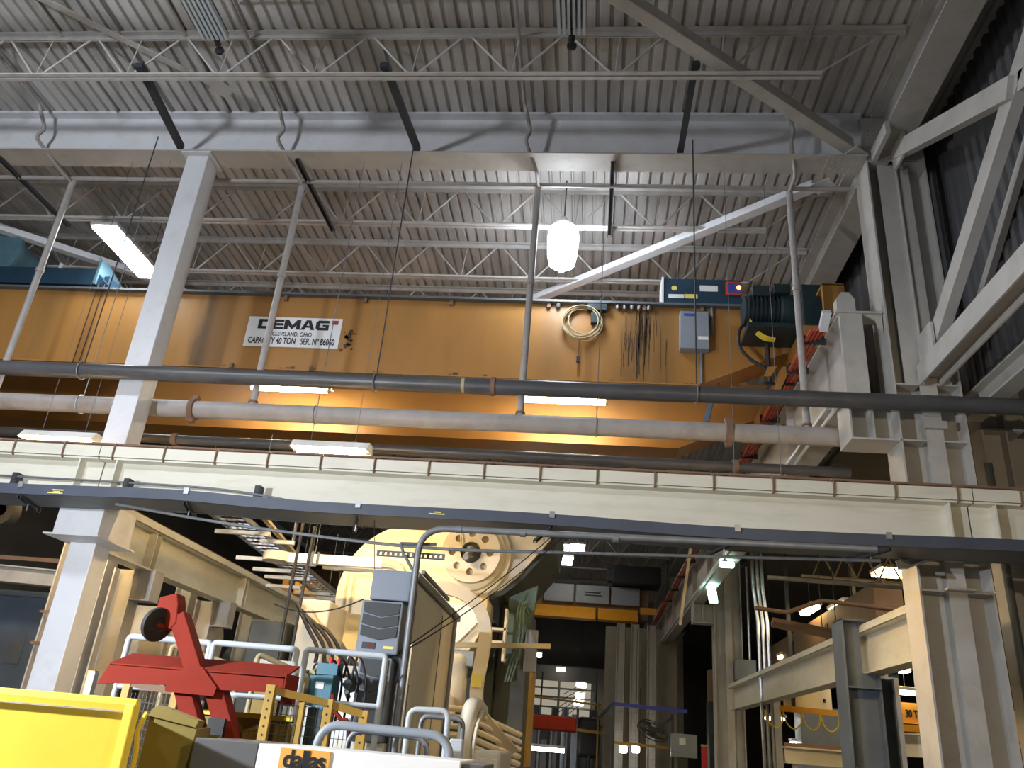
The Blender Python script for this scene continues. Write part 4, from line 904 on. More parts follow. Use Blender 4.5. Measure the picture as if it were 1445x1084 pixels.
pipe_thing('support_wire', sag((-.30, 11.2, 4.40), (-2.0, 8.75, 2.34), .10), .007, 'cable_black', 'thin black wire sloping from tray to cooler, lower one', 'wire', n=5)
pipe_thing('support_wire', [(-3.05, 10.9, 4.35), (-2.92, 10.9, 3.5)], .006, 'cable_black', 'thin wire hanging in front of the press disc', 'wire', n=5)
pipe_thing('support_wire', sag((-3.9, 10, 2.95), (-2.47, 8.9, 2.92), .12), .008, 'cable_black', 'thin cable sagging across the disc to the cooler', 'wire', n=5)

# ================================================================ FOREGROUND
# yellow hopper at the bottom left
yh = thing('yellow_hopper', 'bright yellow steel hopper at the bottom left corner', 'hopper', (-3.2, 4.6, 0))
part(yh, 'front_wall', MB().prism_x([(4.00, 1.60), (4.02, 1.60), (4.14, .50), (4.12, .50)], -4.60, -2.14), 'tub_yellow')
part(yh, 'rear_wall', MB().box(-4.60, -2.84, 5.30, 5.32, .5, 1.58), 'tub_yellow')
part(yh, 'side_wall', MB().bar((-2.16, 4.02, 1.05), (-2.85, 5.30, 1.05), .02, 1.08), 'tub_yellow')
part(yh, 'side_wall', MB().box(-4.62, -4.60, 4.02, 5.32, .5, 1.60), 'tub_yellow')
part(yh, 'bottom', MB().add([(-4.6, 4.1, .48), (-2.2, 4.1, .48), (-2.84, 5.3, .48), (-4.6, 5.3, .48), (-4.6, 4.1, .5), (-2.2, 4.1, .5), (-2.84, 5.3, .5), (-4.6, 5.3, .5)], [(0, 3, 2, 1), (4, 5, 6, 7), (0, 1, 5, 4), (1, 2, 6, 5), (2, 3, 7, 6), (3, 0, 4, 7)]), 'tub_yellow')
part(yh, 'rim', MB().section((-4.62, 3.99, 1.625), (-2.125, 3.99, 1.625), [(-.015, -.03), (.015, -.035), (.022, 0), (.018, .03), (-.015, .03)]), 'tub_yellow', bevel=.004)
part(yh, 'rim', MB().box(-4.62, -2.84, 5.29, 5.34, 1.57, 1.61), 'tub_yellow')
part(yh, 'worn_edge', MB().box(-4.62, -2.17, 3.968, 3.978, 1.590, 1.597), 'edge_wear')
part(yh, 'end_flange', MB().section((-2.135, 3.97, 1.63), (-2.17, 4.06, .5), [(-.04, -.012), (.012, -.02), (.03, .01), (-.03, .02)]), 'tub_yellow', bevel=.006)
for x in (-4.4, -3.0):
    for y in (4.2, 5.1): part(yh, 'leg', MB().box(x-.05, x+.05, y-.05, y+.05, 0, .48), 'tub_yellow')
# olive hopper beside it
oh = thing('olive_hopper', 'dull olive yellow hopper between the bright one and the white machine', 'hopper', (-2.2, 4.8, 0))
part(oh, 'front_wall', MB().prism_y([(-2.36, 1.585), (-2.08, 1.545), (-2.16, .5), (-2.36, .5)], 4.58, 4.60), 'tub_olive')
part(oh, 'left_flange', MB().tube(smooth_path([(-2.375, 4.57, 1.60), (-2.395, 4.56, 1.50), (-2.375, 4.56, 1.38), (-2.38, 4.56, 1.2), (-2.38, 4.56, .5)]), .014, 6), 'tub_yellow', True)
part(oh, 'top_lip', MB().prism_y([(-2.34, 1.625), (-2.30, 1.64), (-2.07, 1.58), (-2.08, 1.545), (-2.36, 1.585)], 4.56, 4.64), 'tub_olive')
part(oh, 'rear_wall', MB().box(-2.46, -2.36, 5.55, 5.57, .3, 1.50), 'tub_olive')
part(oh, 'side_wall', MB().bar((-2.10, 4.6, 1.02), (-2.44, 5.56, 1.02), .02, 1.04), 'tub_olive')
part(oh, 'bottom', MB().box(-2.36, -2.16, 4.6, 5.56, .3, .5), 'tub_olive')
for y in (4.7, 5.4): part(oh, 'leg', MB().box(-2.25, -2.15, y-.05, y+.05, 0, .3), 'tub_olive')
t = thing('olive_guard', 'olive yellow guard plate behind the legs of the red cross frame', 'guard', (-2.5, 6.4, 0))
part(t, 'plate', MB().box(-2.92, -2.16, 6.36, 6.38, 0, 1.655), 'tub_olive')
part(t, 'top_fold', MB().box(-2.92, -2.16, 6.33, 6.36, 1.62, 1.655), 'tub_yellow')
# white machine with the orange logo
wm = thing('feeder_machine', 'white machine with a square orange logo plate at the bottom', 'machine', (-1.3, 4.6, 0))
part(wm, 'grey_end', MB().box(-2.04, -1.69, 4.50, 5.1, 0, 1.50), 'machine_grey', bevel=.006)
part(wm, 'white_panel', MB().box(-1.69, -.62, 4.50, 5.1, 0, 1.498), 'machine_white', bevel=.006)
part(wm, 'grey_block', MB().box(-.615, -.50, 4.52, 5.0, 0, 1.488), 'machine_grey', bevel=.006)
lg = part(wm, 'logo_plate', MB().box(-1.565, -1.30, 4.492, 4.50, 1.225, 1.488), 'label_orange', label='orange logo plate')
text(lg, 'letters', 'dallas', .118, (-1.43, 4.490, 1.435), 'ink', .225, .0035, .001, spacing=.9)
# red cross frame on edge, with a caster
rf = thing('caster_dolly', 'red steel cross frame with a black caster at its top', 'dolly', (-2.75, 6.1, 0))
def chan(name, a, b, wf, hf):
    part(rf, name, MB().channel(a, b, wf, hf, .012, (0, -.55, 1)), 'red_paint', bevel=.004)
part(rf, 'left_arm', MB().prism_y([(-3.53, 1.76), (-3.47, 1.90), (-2.86, 1.90), (-2.97, 1.79), (-3.40, 1.775)], 5.96, 5.985).prism_x([(5.96, 1.895), (6.24, 1.99), (6.24, 2.005), (5.96, 1.91)], -3.47, -2.80), 'red_paint')
part(rf, 'right_arm', MB().prism_y([(-2.80, 1.90), (-2.14, 1.905), (-2.14, 1.80), (-2.62, 1.785), (-2.70, 1.83)], 5.96, 5.985).prism_x([(5.96, 1.895), (6.24, 1.99), (6.24, 2.005), (5.96, 1.91)], -2.80, -2.14), 'red_paint')
part(rf, 'arm_end', MB().box(-2.145, -2.13, 5.96, 6.24, 1.72, 1.93), 'red_paint')
part(rf, 'centre_plate', MB().prism_y([(-3.0, 1.77), (-2.88, 1.93), (-2.76, 1.93), (-2.62, 1.80), (-2.63, 1.74), (-2.99, 1.745)], 5.94, 5.96), 'red_paint')
part(rf, 'upper_arm', MB().bar((-2.83, 6.05, 1.88), (-3.07, 6.05, 2.28), .12, .13, (0, -1, 0)), 'red_paint', bevel=.006)
part(rf, 'fork_head', MB().prism_y([(-3.235, 2.28), (-3.23, 2.40), (-3.10, 2.44), (-3.07, 2.36), (-3.05, 2.22), (-3.09, 2.17), (-3.14, 2.2), (-3.16, 2.30)], 5.98, 6.12), 'red_paint', bevel=.01)
part(rf, 'lower_leg', MB().bar((-2.90, 6.05, 1.78), (-2.68, 6.05, 1.38), .12, .13, (0, -1, 0)), 'red_paint', bevel=.006)
part(rf, 'lower_leg', MB().bar((-2.67, 6.05, 1.80), (-2.44, 6.05, 1.38), .13, .13, (0, -1, 0)), 'red_paint', bevel=.006)
part(rf, 'foot', MB().box(-2.85, -2.25, 5.95, 6.2, 1.32, 1.44), 'red_paint', bevel=.01)
part(rf, 'pedestal', MB().box(-2.8, -2.3, 5.97, 6.18, 0, 1.32), 'machine_grey', bevel=.02)
wmb = MB().lathe([(.04, -.022), (.05, -.030), (.085, -.028), (.108, -.018), (.112, 0), (.108, .018), (.085, .028), (.05, .030), (.04, .022)], (0, 0, 0), 28, 'x')
wrot = Matrix.Translation((-3.19, 5.97, 2.20)) @ Matrix.Rotation(-.45, 4, 'Z') @ Matrix.Rotation(.16, 4, 'Y') @ Matrix.Diagonal((1, 1.12, 1.12, 1))
wmb.v = [tuple(wrot @ Vector(v)) for v in wmb.v]
part(rf, 'caster_wheel', wmb, 'rubber', True)
for p in (rf,): part(p, 'axle', MB().cyl((-3.24, 5.90, 2.205), (-3.10, 6.06, 2.185), .018, 8), 'red_paint', True)
part(rf, 'bracket', MB().box(-2.62, -2.50, 5.92, 5.96, 1.46, 1.60), 'black')
# white pipe guard rails, three sections
for k, (x0, x1, lab) in enumerate(((-3.96, -3.22, 'left section behind the red frame'), (-3.19, -2.45, 'middle section behind the red frame'), (-2.37, -1.68, 'right section in front of the coolers'))):
    t = thing('guard_rail', 'white pipe guard rail, '+lab, 'railing', ((x0+x1)/2, 7, 0), 'white guard rails')
    part(t, 'top_hoop', MB().tube(fillet([(x0-.01, 7, 0), (x0, 7, 2.19), (x1, 7, 2.185), (x1-.01, 7, 0)], .03, 3), .026, 12), 'rail_white', True)
    part(t, 'mid_rail', MB().cyl((x0, 7, 1.785), (x1, 7, 1.79), .022, 10), 'rail_white', True)
for k, (x0, x1) in enumerate(((-3.86, -3.30), (-3.02, -2.62))):
    t = thing('guard_rail', 'tan pipe rail behind the white guard rails, '+('left one' if k == 0 else 'right one'), 'railing', (x0, 7.6, 0), 'tan rails behind')
    part(t, 'rail_bar', MB().tube(fillet([(x0, 7.6, 0), (x0, 7.6, 2.19-.02*k), (x1, 7.9, 2.06-.03*k), (x1, 7.9, 0)], .04, 3), .024, 10), 'cable_cream', True)
# yellow perforated posts with wire mesh panels
def mesh_panel(p0, p1, z0, z1, step=.032):
    mb = MB(); p0, p1 = Vector(p0), Vector(p1); d = p1-p0; L_ = d.length; d.normalize(); k = 0
    while k*step < L_:
        q = p0+d*k*step; mb.bar((q.x, q.y, z0), (q.x, q.y, z1), .004, .004); k += 1
    z = z0
    while z < z1: mb.bar((p0.x, p0.y, z), (p1.x, p1.y, z), .004, .004); z += step*2
    return mb
mf = thing('mesh_fence', 'yellow perforated post fence with black wire mesh', 'fence', (-1.9, 6, 0))
posts = [(-2.20, 5.9, 1.845), (-1.83, 6.1, 1.79), (-1.59, 6.2, 1.735)]
for x, y, z in posts:
    po = part(mf, 'post', MB().box(x-.032, x+.032, y-.025, y+.025, 0, z), 'post_yellow', bevel=.003)
    for k in range(8): part(po, 'post_hole', MB().lathe([(.008, -.002), (.008, 0)], (x, y-.025, z-.05-.055*k), 8, 'y'), 'black')
for a, b in zip(posts[:-1], posts[1:]):
    part(mf, 'top_rail', MB().bar((a[0], a[1], a[2]-.035), (b[0], b[1], b[2]-.03), .04, .05), 'post_yellow')
    part(mf, 'wire_mesh', mesh_panel((a[0]+.04, a[1], 0), (b[0]-.04, b[1], 0), .7, b[2]-.06), 'wire', kind='stuff')
part(mf, 'middle_post', MB().box(-2.02, -1.98, 6.0, 6.03, 0, 1.80), 'post_yellow')
mf = thing('mesh_fence', 'short yellow post fence behind the hopper and red frame', 'fence', (-3.2, 6.5, 0))
for x, z in ((-3.92, 1.87), (-3.60, 1.86), (-3.19, 1.82)):
    part(mf, 'post', MB().box(x-.03, x+.03, 6.5, 6.55, 0, z), 'post_yellow', bevel=.003)
part(mf, 'top_rail', MB().bar((-3.60, 6.52, 1.80), (-2.95, 6.52, 1.74), .03, .05), 'rust')
part(mf, 'wire_mesh', mesh_panel((-3.55, 6.52, 0), (-2.95, 6.52, 0), .9, 1.73), 'wire', kind='stuff')
part(mf, 'white_sleeve', MB().box(-3.90, -3.85, 6.44, 6.5, 1.2, 1.86), 'rail_white')
# blue valve block with fittings
vb = thing('valve_manifold', 'dusty blue valve block with dark hoses behind the mesh fence', 'valve block', (-2.5, 8.1, 0))
part(vb, 'block', MB().prism_y([(-2.60, 1.78), (-2.42, 1.74), (-2.37, 1.80), (-2.37, 2.06), (-2.60, 2.04)], 7.9, 8.15), 'teal', bevel=.008)
part(vb, 'bracket', MB().box(-2.56, -2.36, 7.95, 7.99, 2.06, 2.16), 'teal')
part(vb, 'bracket', MB().box(-2.56, -2.36, 8.1, 8.14, 2.06, 2.18), 'teal')
part(vb, 'tag', MB().box(-2.53, -2.45, 7.893, 7.899, 1.93, 1.99), 'label_white')
part(vb, 'stand', MB().box(-2.58, -2.38, 7.95, 8.15, 0, 1.76), 'motor')
for k in range(12):
    x = random.uniform(-2.72, -2.22); z = random.uniform(1.72, 2.1); r = random.uniform(.02, .05)
    part(vb, 'fitting', MB().cyl((x, 8.0+random.uniform(-.05, .15), z), (x+random.uniform(-.08, .08), 8.25, z+random.uniform(-.08, .08)), r, 8), random.choice(['motor', 'motor', 'galv_dull', 'cable_cream']), True)
for k in range(6):
    x = -2.65+.08*k; part(vb, 'hose', MB().tube(smooth_path([(x, 8.1, 2.05), (x+.05, 8.05, 2.16+.02*k), (x+.15, 8.1, 2.0), (x+.12, 8.15, 1.6)]), .012, 6), 'cable_black', True)
part(vb, 'red_cap', MB().cyl((-2.45, 8.0, 2.16), (-2.45, 8.0, 2.22), .016, 8).cyl((-2.37, 8.0, 2.16), (-2.37, 8.0, 2.21), .016, 8), 'scarlet', True)
solo('red_hose', MB().tube(smooth_path([(-2.32, 7.8, 1.88), (-2.28, 7.75, 1.76), (-2.20, 7.75, 1.68), (-2.1, 7.75, 1.5), (-2.1, 7.75, .02)]), .02, 8), 'red_paint', 'dark red hose below the blue valve block', 'hose', smooth=True)
# machine mass left of the disc: pale blocks and hoses
ms = thing('press_auxiliary', 'pale machine blocks with hoses at the foot of the press disc', 'machine', (-4.1, 13, 0))
part(ms, 'tower', MB().box(-4.75, -4.2, 13.2, 14.2, 0, 3.5), 'press_beige', bevel=.03)
part(ms, 'arm', MB().bar((-4.55, 13.1, 3.3), (-3.9, 13.1, 2.5), .12, .12), 'press_beige')
part(ms, 'deck', MB().box(-4.9, -3.2, 12.2, 13.2, 2.35, 2.45), 'press_beige')
part(ms, 'block', MB().box(-4.1, -3.3, 12.5, 13.6, .0, 2.3), 'machine_white', bevel=.03)
part(ms, 'plate', MB().box(-5.4, -4.8, 13.0, 13.6, 0, 3.1), 'press_dark', bevel=.03)
part(ms, 'yellow_panel', MB().box(-4.75, -4.35, 11.9, 12.0, 0, 2.3), 'post_yellow')
for k in range(4): part(ms, 'hose', MB().tube(smooth_path([(-4.7+.1*k, 13.0, 3.4-.1*k), (-4.4+.1*k, 12.9, 3.0), (-4.2+.12*k, 12.9, 2.7), (-4.25+.15*k, 13.0, 2.3)]), .03, 6), 'cable_black', True)
# bent grey pipe handles in front
def hoop(pts, r, label, m='galv_dull'):
    t = thing('bent_handrail', label, 'handrail', pts[0], 'bent handrails'); part(t, 'rail_bar', MB().tube(pts, r, 12), m, True)
hoop(fillet([(-1.60, 5.15, .1), (-1.58, 5.15, 1.62), (-.78, 5.15, 1.61), (-.76, 5.15, .1)], .14, 7), .026, 'thick grey bent handrail above the white machine', 'panel_grey')
hoop(fillet([(-1.46, 5.35, .1), (-1.45, 5.35, 1.60), (-.95, 5.35, 1.59), (-.94, 5.35, .1)], .10, 6), .017, 'thin grey bent handrail just behind the thick one')
hoop(fillet([(-1.20, 5.9, .1), (-1.20, 5.9, 1.76), (-.93, 5.9, 1.77), (-.92, 5.9, .1)], .06, 5), .020, 'pale blue bent handrail behind, upper right', 'rail_white')
hoop(fillet([(-1.15, 6.1, .1), (-1.15, 6.1, 1.73), (-.85, 6.1, 1.73), (-.85, 6.1, .1)], .06, 5), .017, 'grey bent handrail farthest back on the right')
t = thing('rail_stanchion', 'pale blue square stanchion at the right end of the handrails', 'post', (-.78, 5.4, 0))
part(t, 'post', MB().box(-.82, -.74, 5.36, 5.44, 0, 1.60), 'rail_white', bevel=.008)
part(t, 'eye_bolt', MB().lathe([(.014, -.02), (.028, -.015), (.028, 0)], (-.80, 5.36, 1.50), 12, 'y'), 'galv', True)

# ================================================================ FAR DOWN THE CRANE BAY
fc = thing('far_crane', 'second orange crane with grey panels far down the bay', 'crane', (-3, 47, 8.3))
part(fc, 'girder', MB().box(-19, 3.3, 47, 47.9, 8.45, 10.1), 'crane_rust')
part(fc, 'lit_flange', MB().prism_x([(46.3, 8.25), (46.95, 8.95), (47.0, 8.95), (47.0, 8.22)], -4.3, .35), 'crane_far')  # brighter orange paints in the light on the girder from below
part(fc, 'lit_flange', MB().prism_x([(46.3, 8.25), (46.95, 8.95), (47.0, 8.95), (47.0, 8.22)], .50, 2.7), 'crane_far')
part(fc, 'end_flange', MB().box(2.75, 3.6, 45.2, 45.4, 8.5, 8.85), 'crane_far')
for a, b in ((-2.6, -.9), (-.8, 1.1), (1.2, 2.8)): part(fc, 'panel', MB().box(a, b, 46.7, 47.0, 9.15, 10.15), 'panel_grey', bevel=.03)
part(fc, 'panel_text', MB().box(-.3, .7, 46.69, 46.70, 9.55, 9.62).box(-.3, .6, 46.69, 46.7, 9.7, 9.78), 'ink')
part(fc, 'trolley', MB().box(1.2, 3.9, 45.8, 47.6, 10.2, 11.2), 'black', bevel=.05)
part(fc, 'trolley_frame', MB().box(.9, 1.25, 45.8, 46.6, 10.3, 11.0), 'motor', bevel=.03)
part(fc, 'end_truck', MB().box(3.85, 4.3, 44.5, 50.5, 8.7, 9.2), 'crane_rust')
def small_lamp(x, y, z, label, sx=.9, sz=.35, em='lamp_far', rodtop=None):
    t = thing('far_lamp', label, 'lamp', (x, y, z), 'distant lamps')
    part(t, 'lens', MB().box(x-sx/2, x+sx/2, y-.25, y+.25, z-sz/2, z+sz/2), em, bevel=.08)
    part(t, 'housing', MB().box(x-sx/2-.05, x+sx/2+.05, y-.3, y+.3, z+sz/2, z+sz/2+.12), 'fixture')
    part(t, 'rod', MB().cyl((x, y, z+sz/2+.12), (x, y, rodtop or 12.675), .012, 5), 'dark_strut')
small_lamp(-1.55, 42, 11.05, 'far twin lamp under the roof right of the press, upper left', .75, .4)
small_lamp(-.75, 42, 11.1, 'far twin lamp under the roof right of the press, upper right', .75, .4)
small_lamp(-1.4, 44, 10.85, 'far lamp just below the twin lamps', .8, .35)
small_lamp(-4.2, 70, 8.45, 'distant white lamp above the sensor bar end', .85, .35)
small_lamp(-2.2, 72, 7.6, 'distant small white lamp left of the lit wall panels', .7, .3)
small_lamp(-.42, 70, 6.35, 'top of three stacked lamps on the far wall', .8, .35)
small_lamp(-.5, 71, 5.60, 'middle of three stacked lamps on the far wall', .8, .35)
small_lamp(-.58, 72, 5.05, 'bottom of three stacked lamps on the far wall', .8, .35)
small_lamp(-3.2, 34, 3.8, 'white lamp peeking out beside the yellow press guard', .3, .35)
t = globe_lamp(-2.25, 30, 2.98, 'tall glowing hanging lamp low in the far bay', .95, 'lamp_far')
lf = thing('far_strip_light', 'white horizontal tube low on the far wall', 'strip light', (-1.8, 50, 1.9))
part(lf, 'tube', MB().cyl((-3.0, 50, 1.45), (-1.1, 50, 1.45), .11, 10), 'tube_white', True)
part(lf, 'housing', MB().box(-3.05, -1.05, 49.9, 50.1, 1.58, 1.7), 'fixture')
part(lf, 'bracket', MB().box(-2.1, -2.0, 49.95, 50.05, 1.7, 3.0).box(-2.1, -2.0, 50.05, 52.2, 2.9, 3.0), 'dark_strut')
# lit mezzanine windows on the far wall
wn = thing('window_1', 'glowing strip windows on the far wall', 'window', (-2.2, 73, 4)); wn['kind'] = 'structure'
for k, (z0, z1) in enumerate(((6.25, 6.75), (5.55, 6.1), (4.75, 5.4), (4.05, 4.6))):
    part(wn, 'pane', MB().box(-4.7, -2.4, 73, 73.1, z0, z1), 'window_glow'); part(wn, 'pane', MB().box(-2.2, .4, 73, 73.1, z0, z1), 'window_glow')
part(wn, 'mullion', MB().box(-2.4, -2.2, 72.9, 73.1, 2.5, 7.0), 'press_dark')
for z in (6.8, 6.15, 5.45, 4.67, 3.95): part(wn, 'transom', MB().box(-5.0, .6, 72.85, 73.1, z-.06, z+.07), 'press_dark')
part(wn, 'wall_panel', MB().box(-6, 2, 73.1, 73.3, 0, 8), 'wall_dim')
st = thing('far_stair', 'dark stair with parallel rails before the lit windows', 'stair', (-1, 68, 2))
for k in range(6): part(st, 'stair_rail', MB().bar((-2.3+.1*k, 68, 3.2+.45*k), (-.3, 68, 4.9+.28*k), .05, .05), 'press_dark')
part(st, 'landing', MB().box(-5, 1.5, 67.5, 69, 3.2, 3.4), 'press_dark')
for x in (-4.6, -3.5, .8): part(st, 'post', MB().box(x-.06, x+.06, 68, 68.1, 0, 7.0), 'press_dark')
mr = thing('machine_rack', 'dark equipment rack with yellow rails low in the far bay', 'rack', (-1.5, 52, 0))
part(mr, 'yellow_rail', MB().bar((-4.5, 51.5, 2.85), (1.2, 51.5, 2.55), .1, .16), 'post_yellow')
part(mr, 'yellow_rail', MB().bar((-3.2, 52.2, 4.3), (1.0, 52.2, 4.1), .1, .12), 'post_yellow')
for x in (-4.0, -3.7, .75): part(mr, 'yellow_post', MB().box(x-.05, x+.05, 51.4, 51.5, 0, 4.3 if x > 0 else 2.8), 'post_yellow')
for k in range(9):
    x = -4.4+.6*k; part(mr, 'cabinet', MB().box(x, x+.4, 52.4, 53, 0, random.uniform(2.0, 3.9)), random.choice(['press_dark', 'panel_grey', 'machine_grey', 'wall_far']), bevel=.03)
for k in range(7):
    x = -4.2+.75*k; part(mr, 'column_pipe', MB().cyl((x, 52.1, 0), (x, 52.1, 3.8), .07, 8), random.choice(['galv_dull', 'press_dark']), True)
part(mr, 'dark_bulk', MB().box(-.4, .9, 52.0, 53, 1.2, 3.4), 'black', bevel=.2)
bf = thing('blue_fence', 'dark blue framed cage with mesh in front of the far columns', 'fence', (2, 34, 0))
part(bf, 'top_rail', MB().bar((1.1, 34, 3.32), (3.9, 34, 3.25), .12, .14), 'led_box_blue')
part(bf, 'post', MB().box(1.02, 1.14, 33.95, 34.05, 0, 3.38), 'blue_machine')
part(bf, 'side_rail', MB().bar((1.08, 34, 3.32), (.7, 46, 3.2), .1, .12), 'blue_machine')
part(bf, 'yellow_rail', MB().bar((1.1, 34, 1.95), (3.9, 34, 1.9), .08, .1), 'post_yellow')
part(bf, 'wire_mesh', mesh_panel((1.15, 34, 0), (3.9, 34, 0), .5, 3.25, .16), 'wire', kind='stuff')
part(bf, 'side_mesh', mesh_panel((1.06, 34.2, 0), (.72, 46, 0), .5, 3.2, .3), 'wire', kind='stuff')
t = thing('wall_fan', 'dark wall fan mounted before the second column', 'fan', (2.6, 33, 2.4))
rt = Matrix.Translation((2.5, 33, 2.42)) @ Matrix.Rotation(.5, 4, 'Z') @ Matrix.Rotation(-.95, 4, 'X')
def tilt(mb): mb.v = [tuple(rt @ Vector(v)) for v in mb.v]; return mb
for r_, yy in ((.58, 0), (.56, -.10), (.30, -.16)): part(t, 'cage_ring', tilt(MB().tube([(r_*math.cos(k*math.pi/12), yy, r_*math.sin(k*math.pi/12)) for k in range(25)], .02, 5)), 'press_dark', True)
for k in range(4): part(t, 'blade', tilt(MB().prism_y([(.08*math.cos(k*1.571), .08*math.sin(k*1.571)), (.5*math.cos(k*1.571-.35), .5*math.sin(k*1.571-.35)), (.52*math.cos(k*1.571+.35), .52*math.sin(k*1.571+.35))], -.05, -.03)), 'press_dark')
for k in range(10): part(t, 'cage_wire', tilt(MB().tube([(0, -.17, 0), (.56*math.cos(k*.628), -.10, .56*math.sin(k*.628))], .008, 4)), 'press_dark')
part(t, 'motor', tilt(MB().lathe([(.10, -.14), (.16, -.1), (.16, .14), (.1, .18)], (0, 0, 0), 14, 'y')), 'press_dark', True)
part(t, 'arm', MB().bar((2.6, 33.1, 2.45), (3.3, 33.6, 3.0), .08, .08), 'press_dark')
part(t, 'stand', MB().bar((3.3, 33.6, 0), (3.3, 33.6, 3.1), .1, .1), 'press_dark')
for x in (1.6, 2.3, 3.1):
    c = thing('wall_post', 'pale wall post behind the blue cage, '+{1.6: 'left', 2.3: 'middle', 3.1: 'right'}[x], 'column', (x, 42, 0), 'posts behind cage')
    part(c, 'shaft', MB().ibeam((x, 42, 0), (x, 42, 7.5), .4, .35, .04, .03, (1, 0, 0)), 'paint')
    part(c, 'base_plate', MB().box(x-.3, x+.3, 41.7, 42.3, 0, .03), 'paint')
t = thing('partition_wall', 'pale panelled partition behind the blue cage', 'partition', (2.6, 44, 0))
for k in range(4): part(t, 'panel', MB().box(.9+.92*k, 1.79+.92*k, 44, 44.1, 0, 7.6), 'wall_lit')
t = thing('electrical_box', 'grey electrical box with a white tag on the second column', 'electrical box', (3.5, 31.4, 0))
part(t, 'box', MB().box(3.02, 3.92, 31.25, 31.5, 1.62, 2.38), 'panel_grey', bevel=.02)
part(t, 'tag', MB().box(3.30, 3.52, 31.24, 31.25, 2.02, 2.24), 'label_white')
part(t, 'stand', MB().box(3.35, 3.6, 31.3, 31.45, 0, 1.62), 'press_dark')
t = thing('junction_box', 'square blue-grey junction box on the second column', 'electrical box', (5.6, 31.4, 4.3))
part(t, 'box', MB().box(5.30, 6.04, 31.2, 31.48, 4.30, 5.02), 'panel_grey', bevel=.02)
part(t, 'lid_rim', MB().box(5.33, 6.01, 31.18, 31.2, 4.33, 4.99), 'panel_grey')
part(t, 'conduit', MB().cyl((5.85, 31.35, 5.02), (5.85, 31.35, 8.4), .05, 8), 'galv', True)
t = thing('green_lamp', 'pale green glowing lamp on the far runway, upper one', 'lamp', (4.2, 27, 7.6))
part(t, 'lens', MB().box(3.75, 4.15, 24.0, 24.2, 6.78, 6.93), 'lamp_green', bevel=.03)
part(t, 'bracket', MB().box(3.85, 3.95, 24.05, 24.12, 6.93, 7.0), 'dark_strut')
t = thing('green_lamp', 'long green glowing lamp on the far runway, lower one', 'lamp', (3.9, 28, 6.6))
part(t, 'lens', MB().bar((3.98, 27.6, 6.85), (4.2, 28.6, 6.55), .28, .10), 'lamp_green')
part(t, 'bracket', MB().box(3.98, 4.06, 28.0, 28.1, 6.75, 7.0), 'dark_strut')
t = thing('wooden_pole', 'pale pole hanging in front of the far right runway', 'pole', (2.5, 22, 5.8))
part(t, 'pole', MB().bar((2.66, 22, 6.86), (2.36, 22, 4.75), .07, .07), 'cable_cream')
part(t, 'cord', MB().tube([(2.66, 22, 6.86), (2.70, 22, 12.7)], .008, 5), 'cable_black')

# ================================================================ SIDE BAY AT THE RIGHT
lr2 = thing('low_runway', 'cream low runway beam receding behind the built-up column at right', 'runway', (5.2, 20, 3.25))
part(lr2, 'girder', MB().ibeam((5.2, 12.65, 3.63), (5.2, 31, 3.63), .74, .34, .03, .02), 'paint_cream')
part(lr2, 'cap_channel', MB().channel((5.2, 12.65, 4.10), (5.2, 31, 4.10), .42, .12, .02), 'paint_cream')
gc = thing('steel_column', 'blue-grey built-up column carrying the right low runway', 'column', (5.1, 16.2, 0))
part(gc, 'flange', MB().box(4.58, 4.62, 15.7, 16.3, 0, 4.16), 'steel_blue')
part(gc, 'web', MB().box(4.62, 5.20, 16.0, 16.03, 0, 3.25), 'steel_blue')
part(gc, 'upper_web', MB().box(4.62, 4.985, 16.0, 16.03, 3.25, 4.14), 'steel_blue')
part(gc, 'flange', MB().box(5.20, 5.23, 15.8, 16.2, 0, 3.2), 'steel_blue')
part(gc, 'rear_post', MB().ibeam((5.42, 16.3, 0), (5.42, 16.3, 3.22), .28, .34, .03, .02, (1, 0, 0)), 'steel_blue')
part(gc, 'stiffener', MB().box(4.62, 5.20, 15.72, 16.0, 2.98, 3.01), 'steel_blue')
part(gc, 'head_plate', MB().box(4.58, 5.05, 15.7, 16.2, 4.14, 4.17), 'steel_blue')
part(gc, 'side_plate', MB().box(5.40, 5.58, 15.9, 15.93, 3.22, 3.95), 'steel_blue')
# galvanised conduit risers
for k, (x, lab) in enumerate(((5.16, 'left of three'), (5.30, 'middle of three'), (5.44, 'right of three'))):
    solo('conduit_riser', MB().tube([(x, 26, 0), (x-.03, 26, 5.6), (x-.12, 26, 6.6), (x-.14, 26, 8.55)], .055, 8), 'galv', 'galvanised conduit riser beside the junction box, '+lab, 'conduit', 'conduit risers', True)
# brown box girder above the runway, ducts and pipes
bg = thing('box_girder', 'brown box girder lying above the right low runway', 'girder', (6.9, 27, 4.5))
part(bg, 'girder', MB().prism_x([(20, 4.65), (33, 4.50), (33, 5.55), (20, 5.75)], 6.65, 7.3), 'crane_rust')
for y in (24, 28): part(bg, 'slot', MB().box(6.63, 6.65, y, y+.25, 4.95, 5.35), 'black')
part(bg, 'rails', MB().bar((6.9, 20, 5.8), (6.9, 33, 5.6), .06, .1), 'rust')
for y in (20.3, 32.5): part(bg, 'support', MB().box(6.8, 7.1, y, y+.3, 0, 4.55), 'paint')
pipe_thing('offset_pipe', fillet([(3.9, 20, 4.98), (4.62, 20, 4.92), (5.45, 20, 5.25), (9, 20, 5.05)], .1), .05, 'crane_rust', 'pale pipe with a kink under the side bay roof')
t = pipe_thing('air_duct', [(4.7, 22, 4.98), (6.5, 22, 4.75)], .13, 'crane_rust', 'stubby brown duct left of the side bay lamp', n=4)
for x in (5.95, 6.3): part(t, 'hanger', MB().cyl((x, 22, 4.85), (x, 22, 8.62), .012, 5), 'dark_strut')
